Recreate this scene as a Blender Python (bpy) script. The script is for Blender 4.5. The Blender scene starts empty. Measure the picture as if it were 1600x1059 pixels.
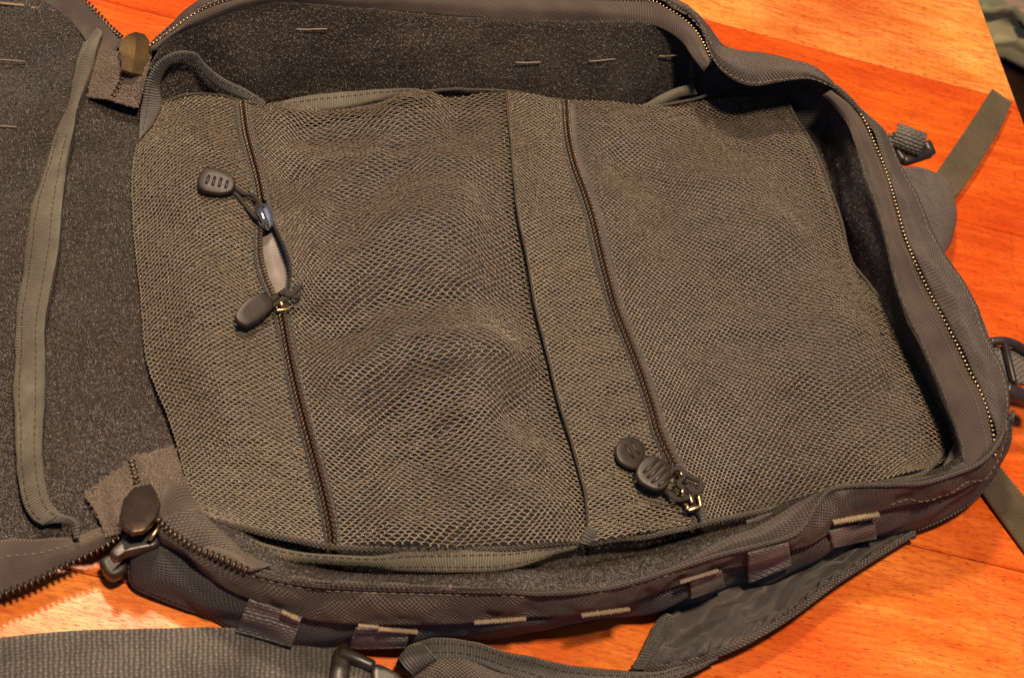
import bpy, math
import numpy as np
from mathutils import Matrix

# ------------------------------------------------------------------ camera, light, exposure
TH, RO, F, DIST = math.radians(54), math.radians(20), 2400.0, 79.2      # pitch, roll, focal (px of a 1600 px picture), cm
fw = np.array([0, math.cos(TH), -math.sin(TH)]); u0 = np.array([0, math.sin(TH), math.cos(TH)]); r0 = np.array([1.0, 0, 0])
RT = r0 * math.cos(RO) + u0 * math.sin(RO); UP = -r0 * math.sin(RO) + u0 * math.cos(RO)
CAM = -DIST * fw
sc = bpy.context.scene
cam = bpy.data.cameras.new('camera'); camo = bpy.data.objects.new('camera', cam); sc.collection.objects.link(camo)
m = Matrix.Identity(4)
for i in range(3):
    m[i][0], m[i][1], m[i][2], m[i][3] = RT[i], UP[i], -fw[i], CAM[i] * .01
camo.matrix_world = m
cam.sensor_width = 36; cam.lens = F * 36 / 1600; cam.clip_start = .02; cam.clip_end = 50
cam.dof.use_dof = True; cam.dof.focus_distance = .77; cam.dof.aperture_fstop = 18
sc.camera = camo
sc.render.resolution_x, sc.render.resolution_y = 1024, 677
sc.view_settings.view_transform = 'Standard'; sc.view_settings.look = 'None'
sc.view_settings.exposure = 0; sc.view_settings.gamma = 1

W = bpy.data.worlds.new('World'); sc.world = W; W.use_nodes = True
bg = W.node_tree.nodes['Background']; bg.inputs[0].default_value = (.38, .50, .92, 1); bg.inputs[1].default_value = .25

def P(px, py, z):
    d = fw + RT * ((px - 800) / F) - UP * ((py - 529.5) / F)
    return (CAM + d * ((z - CAM[2]) / d[2])) * .01

def lamp(name, pix, dist, size, watt, col):
    """disc lamp that mirrors in the table top at the given spot of it"""
    p = P(pix[0], pix[1], 0); d = p - CAM * .01; d /= np.linalg.norm(d); d[2] = -d[2]
    l = bpy.data.lights.new(name, 'AREA'); l.shape = 'DISK'; l.size = size; l.energy = watt; l.color = col
    o = bpy.data.objects.new(name, l); sc.collection.objects.link(o)
    from mathutils import Vector
    o.location = Vector(p + d * dist); o.rotation_euler = Vector(d).to_track_quat('Z', 'Y').to_euler()
    return o
lamp('ceiling_lamp', (172, 968), 1.45, .13, 22, (1, .77, .52))
def overhead(name, loc, size, watt, col):
    l = bpy.data.lights.new(name, 'AREA'); l.shape = 'DISK'; l.size = size; l.energy = watt; l.color = col
    o = bpy.data.objects.new(name, l); sc.collection.objects.link(o); o.location = loc
    return o
overhead('overhead_lamp', (.05, -.30, 1.30), .12, 27, (1, .78, .54))

rng = np.random.default_rng(7)
COL = sc.collection
# ------------------------------------------------------------------ helpers
def wob(p, scale, seed, octv=2):
    """smooth pseudo-noise (about -1..1) of points in metres; scale in metres"""
    r = np.random.default_rng(seed); out = np.zeros(p.shape[:-1]); a = 1.0; s = scale; tot = 0
    for o in range(octv):
        acc = np.zeros(p.shape[:-1])
        for k in range(9):
            d = r.normal(size=3); d /= np.linalg.norm(d); w = 2 * np.pi / s * r.uniform(.6, 1.5)
            acc += np.sin((p @ d) * w + r.uniform(0, 6.28))
        out += a * acc / 3; tot += a; a *= .5; s *= .5
    return out / tot

def cr(pts, t):
    """Catmull-Rom through pts (n,k), t in index units"""
    pts = np.asarray(pts, float); n = len(pts)
    if n == 2: return pts[0] + (pts[1] - pts[0]) * t[:, None]
    ext = np.vstack([2 * pts[0] - pts[1], pts, 2 * pts[-1] - pts[-2]])
    i = np.clip(np.floor(t).astype(int), 0, n - 2); f = (t - i)[:, None]
    a, b, c, d = ext[i], ext[i + 1], ext[i + 2], ext[i + 3]
    return .5 * (2 * b + (c - a) * f + (2 * a - 5 * b + 4 * c - d) * f * f + (3 * b - a - 3 * c + d) * f ** 3)

def W3(curve):
    return np.array([P(*c) for c in curve])

def arc_t(pts, N):
    t = np.linspace(0, len(pts) - 1, 24 * len(pts)); q = cr(pts, t)
    s = np.concatenate([[0], np.cumsum(np.linalg.norm(np.diff(q, axis=0), axis=1))])
    return np.interp(np.linspace(0, s[-1], N), s, t), s[-1]

def curve3(curve, N=None, step=.004, world=False):
    w = np.asarray(curve) if world else W3(curve)
    if N is None:
        N = max(4, int(arc_t(w, 8)[1] / step))
    return cr(w, arc_t(w, N)[0])

class G:
    """a surface grid: pts[rows across, points along]"""
    def __init__(s, pts):
        s.p = pts; s.norm()
    def norm(s):
        du = np.gradient(s.p, axis=1); dv = np.gradient(s.p, axis=0)
        n = np.cross(du, dv); n /= np.linalg.norm(n, axis=2, keepdims=True) + 1e-12
        if n[..., 2].mean() < 0: n = -n
        s.n = n
        lu = np.linalg.norm(np.diff(s.p, axis=1), axis=2).mean(0); lv = np.linalg.norm(np.diff(s.p, axis=0), axis=2).mean(1)
        s.u = np.concatenate([[0], np.cumsum(lu)]); s.v = np.concatenate([[0], np.cumsum(lv)])
        return s
    def disp(s, amp, scale, seed, octv=2, keep=0):
        d = wob(s.p, scale, seed, octv) * amp
        if keep:
            M, N = d.shape
            e = np.minimum(np.minimum(np.arange(M)[:, None], M - 1 - np.arange(M)[:, None]) / (M * keep), 1)
            d = d * e
        s.p = s.p + s.n * d[..., None]
        return s.norm()
    def lift(s, h):
        return G(s.p + s.n * h)
    def at(s, a, b):
        """sample: a along 0..1, b across 0..1 (arrays) -> points, normals"""
        M, N = s.p.shape[:2]
        x = np.clip(a * (N - 1), 0, N - 1.0001); y = np.clip(b * (M - 1), 0, M - 1.0001)
        i = x.astype(int); j = y.astype(int); f = (x - i)[..., None]; g = (y - j)[..., None]
        def bl(A): return (A[j, i] * (1 - f) + A[j, i + 1] * f) * (1 - g) + (A[j + 1, i] * (1 - f) + A[j + 1, i + 1] * f) * g
        n = bl(s.n); n /= np.linalg.norm(n, axis=-1, keepdims=True) + 1e-12
        return bl(s.p), n

def loft(curves, N, M, paired=False, linear=False, world=False):
    ws = [np.asarray(c) if world else W3(c) for c in curves]
    if paired:
        t, _ = arc_t(sum(ws) / len(ws), N); rows = [cr(w, t) for w in ws]
    else:
        rows = [cr(w, arc_t(w, N)[0]) for w in ws]
    R = np.array(rows)                                  # (k,N,3)
    k = len(R); tt = np.linspace(0, k - 1, M)
    if linear:
        i = np.clip(tt.astype(int), 0, k - 2); f = (tt - i)[:, None, None]; Q = R[i] * (1 - f) + R[i + 1] * f
    else:
        Q = np.stack([cr(R[:, j], tt) for j in range(N)], axis=1)
    return G(Q)

class MB:
    def __init__(s): s.v = []; s.f = []; s.uv = []; s.n = 0; s.hasuv = False
    def add(s, v, f, uv=None):
        v = np.asarray(v, float).reshape(-1, 3); s.v.append(v)
        s.f += [tuple(int(q) + s.n for q in x) for x in f] if s.n else [tuple(map(int, x)) for x in f]
        s.uv.append(np.zeros((len(v), 2)) if uv is None else np.asarray(uv, float).reshape(-1, 2)); s.n += len(v)
        return s
    def grid(s, g, th=.0008):
        M, N = g.p.shape[:2]; uv = np.stack(np.meshgrid(g.u, g.v), axis=-1)
        idx = np.arange(M * N).reshape(M, N)
        q = np.stack([idx[:-1, :-1], idx[:-1, 1:], idx[1:, 1:], idx[1:, :-1]], axis=-1).reshape(-1, 4)
        # orientation so that the face normal follows g.n
        a, b, d = g.p[0, 0], g.p[0, 1], g.p[1, 0]
        mid = (M // 2, N // 2); e1 = g.p[mid[0], min(mid[1] + 1, N - 1)] - g.p[mid]; e2 = g.p[min(mid[0] + 1, M - 1), mid[1]] - g.p[mid]
        flip = np.dot(np.cross(e1, e2), g.n[mid]) < 0
        if flip: q = q[:, ::-1]
        v = g.p.reshape(-1, 3); f = q
        if th:
            K = M * N; v = np.vstack([v, (g.p - g.n * th).reshape(-1, 3)]); uv = np.concatenate([uv.reshape(-1, 2)] * 2)
            per = np.concatenate([idx[0, :], idx[1:, -1], idx[-1, -2::-1], idx[-2:0:-1, 0]]); nx = np.roll(per, -1)
            side = np.stack([per, per + K, nx + K, nx], axis=1)
            if flip: side = side[:, ::-1]
            f = np.vstack([q, q[:, ::-1] + K, side])
        return s.add(v, f, uv)
    def tube(s, c, r, k=8, flat=1.0, up=(0, 0, 1), cap=True):
        c = np.asarray(c); n = len(c); t = np.gradient(c, axis=0); t /= np.linalg.norm(t, axis=1, keepdims=True) + 1e-12
        sd = np.cross(t, np.asarray(up, float)); sd /= np.linalg.norm(sd, axis=1, keepdims=True) + 1e-9; nm = np.cross(sd, t)
        a = np.arange(k) * 2 * np.pi / k; rr = np.broadcast_to(np.asarray(r, float), (n,))
        v = c[:, None] + (sd[:, None] * np.cos(a)[None, :, None] + nm[:, None] * np.sin(a)[None, :, None] * flat) * rr[:, None, None]
        f = []
        for i in range(n - 1):
            for j in range(k): f.append((i * k + j, i * k + (j + 1) % k, (i + 1) * k + (j + 1) % k, (i + 1) * k + j))
        if cap: f += [tuple(range(k))[::-1], tuple((n - 1) * k + j for j in range(k))]
        L = np.concatenate([[0], np.cumsum(np.linalg.norm(np.diff(c, axis=0), axis=1))])
        uv = np.stack([np.repeat(L, k), np.tile(a / 6.283 * .01, n)], axis=1)
        return s.add(v.reshape(-1, 3), f, uv)
    def pad(s, outline, z0, h, bev=.06, tx=0, ty=0, n=48, lin=False, crown=0):
        """rounded slab; outline in picture points at height z0+h, bevel in cm, tilt in cm per 100 px"""
        o = np.asarray(outline, float); c = o.mean(0)
        cl = np.vstack([o, o[:1]]); k = len(o)
        ext = np.vstack([o[-1:], o, o[:2]])
        t = np.linspace(0, k, n, endpoint=False); i = t.astype(int); f = (t - i)[:, None]
        A, B, C, D = ext[i], ext[i + 1], ext[i + 2], ext[i + 3]
        q = .5 * (2 * B + (C - A) * f + (2 * A - 5 * B + 4 * C - D) * f * f + (3 * B - A - 3 * C + D) * f ** 3)
        if lin: q = B + (C - B) * f
        zt = z0 + h + (q[:, 0] - c[0]) * tx / 100 + (q[:, 1] - c[1]) * ty / 100
        top = np.array([P(a, b, z) for (a, b), z in zip(q, zt)]); cen = top.mean(0)
        rad = np.linalg.norm(top - cen, axis=1).mean()
        rings = []
        for ins, dz in ((bev, -h), (0, -h + bev), (0, -bev), (bev * .3, -bev * .3), (bev, 0), (rad * 50, crown * .8)):
            kf = 1 - min(ins * .01 / rad, .93); r = cen + (top - cen) * kf; r[:, 2] += dz * .01
            rings.append(r)
        v = np.concatenate(rings); fcs = []
        for a in range(len(rings) - 1):
            for j in range(n): fcs.append((a * n + j, a * n + (j + 1) % n, (a + 1) * n + (j + 1) % n, (a + 1) * n + j))
        m_ = len(rings) - 1
        fcs += [tuple(range(n))[::-1], tuple(m_ * n + j for j in range(n))]
        return s.add(v, fcs, v[:, :2])
    def bar(s, a, b, w, h, up=(0, 0, 1), bev=.25):
        """bevelled bar from a to b (world points, metres)"""
        a = np.asarray(a, float); b = np.asarray(b, float); t = b - a; L = np.linalg.norm(t); t /= L
        sd = np.cross(t, up); sd /= np.linalg.norm(sd); nm = np.cross(sd, t); e = min(w, h) * bev
        pr = [(-w / 2 + e, -h / 2), (w / 2 - e, -h / 2), (w / 2, -h / 2 + e), (w / 2, h / 2 - e), (w / 2 - e, h / 2), (-w / 2 + e, h / 2), (-w / 2, h / 2 - e), (-w / 2, -h / 2 + e)]
        v = []; 
        for d, sca in ((0, .8), (e, 1), (L - e, 1), (L, .8)):
            for x, y in pr: v.append(a + t * d + sd * x * sca + nm * y * sca)
        f = [tuple(range(8))[::-1], tuple(range(24, 32))]
        for i in range(3):
            for j in range(8): f.append((i * 8 + j, i * 8 + (j + 1) % 8, (i + 1) * 8 + (j + 1) % 8, (i + 1) * 8 + j))
        uv = [(L * (i // 8) / 3, (i % 8) * w / 8) for i in range(32)]
        return s.add(v, f, uv)
    def build(s, name, mat, parent=None, smooth=True, kind=None):
        me = bpy.data.meshes.new(name)
        v = np.concatenate(s.v); 
        lens = np.fromiter((len(x) for x in s.f), dtype=np.int32, count=len(s.f)); flat = np.fromiter((i for x in s.f for i in x), dtype=np.int32, count=int(lens.sum()))
        me.vertices.add(len(v)); me.vertices.foreach_set('co', v.astype(np.float32).ravel())
        me.loops.add(len(flat)); me.loops.foreach_set('vertex_index', flat)
        me.polygons.add(len(lens)); me.polygons.foreach_set('loop_start', np.concatenate([[0], np.cumsum(lens)[:-1]]).astype(np.int32)); me.polygons.foreach_set('loop_total', lens)
        me.update(calc_edges=True)
        uvl = me.uv_layers.new(name='UVMap'); uvs = np.concatenate(s.uv)[flat]; uvl.data.foreach_set('uv', uvs.astype(np.float32).ravel())
        me.polygons.foreach_set('use_smooth', np.full(len(lens), smooth)); me.validate()
        me.materials.append(mat)
        o = bpy.data.objects.new(name, me); COL.objects.link(o)
        if parent is not None: o.parent = parent
        if kind: o['kind'] = kind
        return o

def empty(name, loc, label, cat):
    o = bpy.data.objects.new(name, None); COL.objects.link(o); o['label'] = label; o['category'] = cat; o.empty_display_size = .02
    return o

# ------------------------------------------------------------------ materials
def nodes(name):
    mt = bpy.data.materials.new(name); mt.use_nodes = True; nt = mt.node_tree; b = nt.nodes['Principled BSDF']
    return mt, nt, b
def N_(nt, t, **kw):
    n = nt.nodes.new(t)
    for k, v in kw.items(): setattr(n, k, v)
    return n
def math_(nt, op, a, b=None):
    n = N_(nt, 'ShaderNodeMath', operation=op)
    for i, x in enumerate((a, b)):
        if x is None: continue
        if isinstance(x, (int, float)): n.inputs[i].default_value = x
        else: nt.links.new(x, n.inputs[i])
    return n.outputs[0]
def mix(nt, fac, a, b, mode='MIX'):
    n = N_(nt, 'ShaderNodeMix', data_type='RGBA', blend_type=mode)
    if isinstance(fac, (int, float)): n.inputs[0].default_value = fac
    else: nt.links.new(fac, n.inputs[0])
    for i, x in ((6, a), (7, b)):
        if isinstance(x, tuple): n.inputs[i].default_value = (*x, 1)
        else: nt.links.new(x, n.inputs[i])
    return n.outputs[2]
def noise(nt, co, scale, detail=2, rough=.5):
    n = N_(nt, 'ShaderNodeTexNoise'); n.inputs['Scale'].default_value = scale; n.inputs['Detail'].default_value = detail; n.inputs['Roughness'].default_value = rough
    if co is not None: nt.links.new(co, n.inputs['Vector'])
    return n.outputs['Fac']
def ramp(nt, fac, a, b):
    n = N_(nt, 'ShaderNodeMapRange'); n.inputs[1].default_value = a; n.inputs[2].default_value = b; nt.links.new(fac, n.inputs[0]); return n.outputs[0]
def bump(nt, b, h, strength, dist):
    n = N_(nt, 'ShaderNodeBump'); n.inputs['Strength'].default_value = strength; n.inputs['Distance'].default_value = dist
    nt.links.new(h, n.inputs['Height']); nt.links.new(n.outputs[0], b.inputs['Normal'])

def fabric(name, dark, light, pu, pv, kind='plain', rough=.75, bstr=.8, spec=.25, contrast=.5, sheen=.15):
    """woven cloth: thread pitch in metres along the two directions of the surface"""
    mt, nt, b = nodes(name)
    tc = N_(nt, 'ShaderNodeTexCoord'); sp = N_(nt, 'ShaderNodeSeparateXYZ'); nt.links.new(tc.outputs['UV'], sp.inputs[0])
    wv = noise(nt, tc.outputs['Object'], 120, 2); u = math_(nt, 'ADD', sp.outputs[0], math_(nt, 'MULTIPLY', wv, .0022)); v = math_(nt, 'ADD', sp.outputs[1], math_(nt, 'MULTIPLY', wv, -.0017))
    if kind == 'plain':                                  # basket of threads
        s1 = math_(nt, 'SINE', math_(nt, 'MULTIPLY', u, 2 * math.pi / pu)); s2 = math_(nt, 'SINE', math_(nt, 'MULTIPLY', v, 2 * math.pi / pv))
        h = math_(nt, 'MULTIPLY_ADD', math_(nt, 'MULTIPLY', s1, s2), .5); nt.nodes[-1].inputs[2].default_value = .5
    elif kind == 'twill':
        s = math_(nt, 'ADD', math_(nt, 'MULTIPLY', u, 2 * math.pi / pu), math_(nt, 'MULTIPLY', v, 2 * math.pi / pv))
        h = math_(nt, 'MULTIPLY_ADD', math_(nt, 'SINE', s), .5); nt.nodes[-1].inputs[2].default_value = .5
    elif kind == 'rib':                                  # grosgrain, ribs across the tape
        h = math_(nt, 'MULTIPLY_ADD', math_(nt, 'SINE', math_(nt, 'MULTIPLY', u, 2 * math.pi / pu)), .5); nt.nodes[-1].inputs[2].default_value = .5
    else:
        if kind == 'webv': u, v, pu, pv = v, u, pv, pu   # webbing: staggered rows of stitches
        row = math_(nt, 'FLOOR', math_(nt, 'DIVIDE', v, pv))
        s1 = math_(nt, 'SINE', math_(nt, 'ADD', math_(nt, 'MULTIPLY', u, 2 * math.pi / pu), math_(nt, 'MULTIPLY', row, math.pi)))
        s2 = math_(nt, 'ABSOLUTE', math_(nt, 'SINE', math_(nt, 'MULTIPLY', v, math.pi / pv)))
        h = math_(nt, 'MULTIPLY', math_(nt, 'MULTIPLY_ADD', s1, .35), s2); nt.nodes[-2].inputs[2].default_value = .65
    fine = noise(nt, tc.outputs['Object'], 900, 2); big = noise(nt, tc.outputs['Object'], 38, 4, .6)
    hh = math_(nt, 'ADD', h, math_(nt, 'MULTIPLY', fine, .5))
    fac = math_(nt, 'MULTIPLY', hh, ramp(nt, big, .2, .75)); fac = math_(nt, 'MULTIPLY_ADD', fac, contrast); nt.nodes[-1].inputs[2].default_value = .15  # colour goes dark to light by thread height and blotchy noise
    nt.links.new(mix(nt, fac, dark, light), b.inputs['Base Color'])
    b.inputs['Roughness'].default_value = rough; b.inputs['Specular IOR Level'].default_value = spec
    b.inputs['Sheen Weight'].default_value = sheen; b.inputs['Sheen Roughness'].default_value = .5; b.inputs['Sheen Tint'].default_value = (.9, .75, .6, 1)
    bump(nt, b, hh, bstr, min(pu, pv) * .6)
    return mt

def plain(name, col, rough, metal=0, spec=.5, var=.3, scale=300, bstr=.1, coat=0):
    mt, nt, b = nodes(name); tc = N_(nt, 'ShaderNodeTexCoord')
    n1 = noise(nt, tc.outputs['Object'], scale, 3, .6); n2 = noise(nt, tc.outputs['Object'], scale * 6, 2)
    f = ramp(nt, n1, .25, .75)
    nt.links.new(mix(nt, f, tuple(c * (1 - var) for c in col), tuple(min(1, c * (1 + var)) for c in col)), b.inputs['Base Color'])
    r = N_(nt, 'ShaderNodeMapRange'); r.inputs[3].default_value = rough * .75; r.inputs[4].default_value = min(1, rough * 1.3); nt.links.new(n2, r.inputs[0]); nt.links.new(r.outputs[0], b.inputs['Roughness'])
    b.inputs['Metallic'].default_value = metal; b.inputs['Specular IOR Level'].default_value = spec; b.inputs['Coat Weight'].default_value = coat
    bump(nt, b, n2, bstr, .0003)
    return mt

CORD = fabric('cordura', (.007, .007, .009), (.036, .034, .038), .0021, .0021, 'plain', .62, 1, .35, 1.0)
CORDB = fabric('cordura_rim', (.007, .006, .006), (.056, .041, .035), .0021, .0021, 'plain', .62, 1, .35, 1.0)
TWILL = fabric('zip_tape_cloth', (.016, .012, .011), (.095, .066, .054), .0015, .0021, 'twill', .7, .7, .25, .75)
LINER = fabric('nylon_liner', (.015, .014, .016), (.100, .088, .086), .0014, .0020, 'twill', .60, .8, .25, .9)
PALE = fabric('pale_liner', (.05, .045, .043), (.27, .23, .21), .0012, .0018, 'twill', .45, .5, .4, .9)
BIND = fabric('grosgrain', (.022, .019, .015), (.145, .124, .092), .0013, .001, 'rib', .65, .9, .3, .9)
BINDG = fabric('grosgrain_grey', (.013, .012, .012), (.092, .083, .077), .0014, .001, 'rib', .6, .9, .3, .9)
WEB = fabric('webbing', (.008, .008, .008), (.135, .118, .098), .0022, .0030, 'webv', .5, 1.0, .4, 1.1)
WEBL = fabric('webbing_lit', (.016, .016, .018), (.17, .16, .15), .0020, .0034, 'webv', .5, 1.0, .4, 1.25)  # lit copy of the webbing: brightness for dim loops put into its colour
WEBO = fabric('webbing_olive', (.020, .015, .007), (.105, .072, .028), .0012, .0018, 'webv', .6, .8, .3, 1.0)
WEBD = fabric('webbing_dark', (.010, .009, .009), (.12, .10, .08), .0013, .0020, 'webv', .5, 1, .4, 1.1)
RUB = plain('rubber', (.020, .014, .010), .42, 0, .3, .3, 200, .2)
BLACK = plain('black_plastic', (.022, .016, .013), .38, 0, .5, .3, 200, .15)
RIMT = plain('rim_teeth', (.34, .235, .125), .36, 1, .5, .5, 500, .1)
BRONZE = plain('bronze', (.17, .105, .042), .36, .85, .5, .2, 160, .2)
BRONZED = plain('dark_bronze', (.075, .050, .035), .36, .8, .5, .25, 160, .2)
BRASS = plain('brass', (.50, .34, .16), .30, 1, .5, .2, 200, .05)
CHROME = plain('chrome', (.60, .58, .54), .20, 1, .5, .1, 200, .02)
COIL = plain('coil', (.085, .054, .030), .24, .4, 1.0, .5, 900, .1)
THREAD = plain('thread', (.17, .125, .095), .7, 0, .3, .3, 900, .3)
TACK = plain('bar_tack_thread', (.19, .135, .085), .7, 0, .3, .4, 1500, .6)
CORDM = plain('cord', (.030, .024, .020), .75, 0, .3, .5, 2500, .8)

def loop_mat(name, a, b_, c):
    mt, nt, b = nodes(name); tc = N_(nt, 'ShaderNodeTexCoord')
    n1 = noise(nt, tc.outputs['Object'], 1100, 3, .7); n2 = noise(nt, tc.outputs['Object'], 260, 3, .6); n3 = noise(nt, tc.outputs['Object'], 45, 3, .6)
    c1 = mix(nt, ramp(nt, n1, .35, .7), a, b_); c2 = mix(nt, math_(nt, 'MULTIPLY', ramp(nt, n2, .5, .8), .6), c1, c)
    c3 = mix(nt, ramp(nt, n3, .35, .65), c2, mix(nt, .75, c2, a))
    nt.links.new(c3, b.inputs['Base Color']); b.inputs['Roughness'].default_value = .8; b.inputs['Specular IOR Level'].default_value = .2
    b.inputs['Sheen Weight'].default_value = .25; b.inputs['Sheen Roughness'].default_value = .4
    bump(nt, b, math_(nt, 'ADD', n1, n2), 1.0, .0012)
    return mt
LOOP = loop_mat('loop_lining', (.008, .006, .005), (.042, .026, .015), (.066, .038, .019))

def fibre_mat():
    mt, nt, b = nodes('loop_fibre'); g = N_(nt, 'ShaderNodeNewGeometry'); cr_ = N_(nt, 'ShaderNodeValToRGB')
    e = cr_.color_ramp.elements; e[0].color = (.010, .007, .005, 1); e[1].color = (.125, .12, .125, 1); e[1].position = 1
    for p, c in ((.45, (.022, .014, .009, 1)), (.78, (.062, .038, .020, 1)), (.93, (.060, .060, .070, 1))):  # the palest bluish fibres have a glint put into their colour
        x = e.new(p); x.color = c
    nt.links.new(g.outputs['Random Per Island'], cr_.inputs[0]); nt.links.new(cr_.outputs[0], b.inputs['Base Color'])
    b.inputs['Roughness'].default_value = .45; b.inputs['Specular IOR Level'].default_value = .5
    return mt
FIBRE = fibre_mat()

def yarn_mat():
    mt, nt, b = nodes('mesh_yarn'); tc = N_(nt, 'ShaderNodeTexCoord')
    n1 = noise(nt, tc.outputs['Object'], 700, 2, .6); n2 = noise(nt, tc.outputs['Object'], 30, 3, .6)
    n3 = noise(nt, tc.outputs['Object'], 1700, 2, .6); c0 = mix(nt, ramp(nt, n3, .4, .62), (.215, .142, .078), (.130, .116, .098)); c1 = mix(nt, ramp(nt, n1, .18, .70), (.012, .010, .009), c0)
    c2 = mix(nt, ramp(nt, n2, .3, .7), c1, mix(nt, .35, c1, (.07, .058, .046)))
    nt.links.new(c2, b.inputs['Base Color']); b.inputs['Roughness'].default_value = .38; b.inputs['Specular IOR Level'].default_value = .6
    return mt
YARN = yarn_mat()

def wood_mat():
    mt, nt, b = nodes('table_wood'); tc = N_(nt, 'ShaderNodeTexCoord'); oi = N_(nt, 'ShaderNodeObjectInfo')
    at = N_(nt, 'ShaderNodeAttribute', attribute_name='tone', attribute_type='OBJECT')
    mp = N_(nt, 'ShaderNodeMapping'); mp.inputs['Scale'].default_value = (1, 7, 1); nt.links.new(tc.outputs['UV'], mp.inputs[0])
    off = N_(nt, 'ShaderNodeVectorMath', operation='ADD'); nt.links.new(mp.outputs[0], off.inputs[0])
    wp = N_(nt, 'ShaderNodeVectorMath', operation='SCALE'); wn = N_(nt, 'ShaderNodeTexNoise'); wn.inputs['Scale'].default_value = 7; nt.links.new(tc.outputs['UV'], wn.inputs['Vector']); nt.links.new(wn.outputs['Color'], wp.inputs[0]); wp.inputs['Scale'].default_value = .12
    o2 = N_(nt, 'ShaderNodeVectorMath', operation='ADD'); nt.links.new(mp.outputs[0], o2.inputs[0]); nt.links.new(wp.outputs[0], o2.inputs[1]); nt.links.new(o2.outputs[0], off.inputs[0])
    cmb = N_(nt, 'ShaderNodeCombineXYZ'); nt.links.new(math_(nt, 'MULTIPLY', oi.outputs['Random'], 9.0), cmb.inputs[2]); nt.links.new(cmb.outputs[0], off.inputs[1])
    co = off.outputs[0]
    g1 = noise(nt, co, 14, 5, .6); g2 = noise(nt, co, 60, 4, .6)
    mp2 = N_(nt, 'ShaderNodeMapping'); mp2.inputs['Scale'].default_value = (1, 12, 1); nt.links.new(tc.outputs['UV'], mp2.inputs[0])
    g3 = noise(nt, mp2.outputs[0], 210, 2, .5)            # pores
    big = noise(nt, tc.outputs['UV'], 9, 3, .5)
    pale = mix(nt, ramp(nt, g1, .3, .7), (.68, .245, .030), (.86, .42, .100)); red = mix(nt, ramp(nt, g1, .3, .7), (.45, .055, .0018), (.68, .122, .006))
    c = mix(nt, at.outputs['Fac'], red, pale)
    c = mix(nt, math_(nt, 'MULTIPLY', ramp(nt, g2, .42, .75), .65), c, (.27, .026, .001))
    c = mix(nt, math_(nt, 'MULTIPLY', ramp(nt, big, .35, .66), .72), c, (.40, .034, .0012))
    c = mix(nt, math_(nt, 'MULTIPLY', ramp(nt, g3, .59, .64), .8), c, (.12, .018, .003))
    nt.links.new(c, b.inputs['Base Color'])
    r = N_(nt, 'ShaderNodeMapRange'); r.inputs[3].default_value = .26; r.inputs[4].default_value = .38; nt.links.new(g2, r.inputs[0]); nt.links.new(r.outputs[0], b.inputs['Roughness'])
    b.inputs['Specular IOR Level'].default_value = .22
    bump(nt, b, math_(nt, 'SUBTRACT', math_(nt, 'MULTIPLY', g2, .3), ramp(nt, g3, .6, .75)), .18, .0006)
    return mt
WOOD = wood_mat()

# ------------------------------------------------------------------ table, floor, background
A, B_ = P(1530, 0, 0), P(1600, 190, 0); C_, D_ = P(1180, 50, 0), P(1540, 145, 0)
jd = (D_ - C_); jd /= np.linalg.norm(jd); jn = np.array([-jd[1], jd[0], 0])          # along the planks / across them
ed = (B_ - A) / np.linalg.norm(B_ - A)
table = empty('table', (0, 0, 0), 'glossy orange-brown wooden table of wide planks under the open backpack', 'table')
table.location = (0, 0, 0)
def edge_x(y):           # distance along jd (from D_) where the table's end edge lies at offset y along jn
    # solve D_ + jd*x + jn*y on line A + ed*s
    Mx = np.array([[jd[0], -ed[0]], [jd[1], -ed[1]]]); rhs = (A - D_ - jn * y)[:2]
    return np.linalg.solve(Mx, rhs)[0]
PW = .113
tones = {0: .95, 1: .85, 2: .5, -1: .0, -2: .06, -3: .22, -4: .34, -5: .5, -6: .5}
for k in range(-7, 4):
    y0, y1 = k * PW + .0002, (k + 1) * PW - .0002
    nx = 30
    mb = MB(); b = .0009
    sec = [(y0, -.024), (y0, -b), (y0 + b, 0), (y1 - b, 0), (y1, -b), (y1, -.024)]
    v = []; uv = []
    for xi in range(3):
        for (yy, zz) in sec:
            xr = edge_x(yy); x = (-1.05, xr - .0012, xr)[xi]
            zz2 = zz if xi < 2 else min(zz, -.0012)
            v.append(D_ + jd * x + jn * yy + np.array([0, 0, zz2])); uv.append((x + k * 3.1, yy))
    f = []
    for xi in range(2):
        for j in range(6):
            a_, b2 = xi * 6 + j, xi * 6 + (j + 1) % 6
            f.append((a_, a_ + 6, b2 + 6, b2))
    f += [(0, 1, 2, 3, 4, 5), (17, 16, 15, 14, 13, 12)]
    mb.add(v, f, uv); o = mb.build('plank', WOOD, table, smooth=False); o['tone'] = tones.get(k, .4)
for sx, sy in ((-1, -1), (-.24, -1), (-1, .38), (-.24, .38)):
    mb = MB(); q = D_ + jd * (sx + .02) + jn * (sy * .6); 
    mb.bar(q + np.array([0, 0, -.026]), q + np.array([0, 0, -.74]), .06, .06, up=tuple(jd)); mb.build('leg', WOOD, table, smooth=False)

fm, nt, b = nodes('dark_floor'); tc = N_(nt, 'ShaderNodeTexCoord'); n1 = noise(nt, tc.outputs['Object'], 6, 4)
nt.links.new(mix(nt, n1, (.012, .006, .004), (.035, .014, .008)), b.inputs['Base Color']); b.inputs['Roughness'].default_value = .5
MB().add([(-4, -4, -.75), (4, -4, -.75), (4, 4, -.75), (-4, 4, -.75)], [(0, 1, 2, 3)], [(0, 0), (1, 0), (1, 1), (0, 1)]).build('floor', fm, None, False, 'structure')

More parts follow.
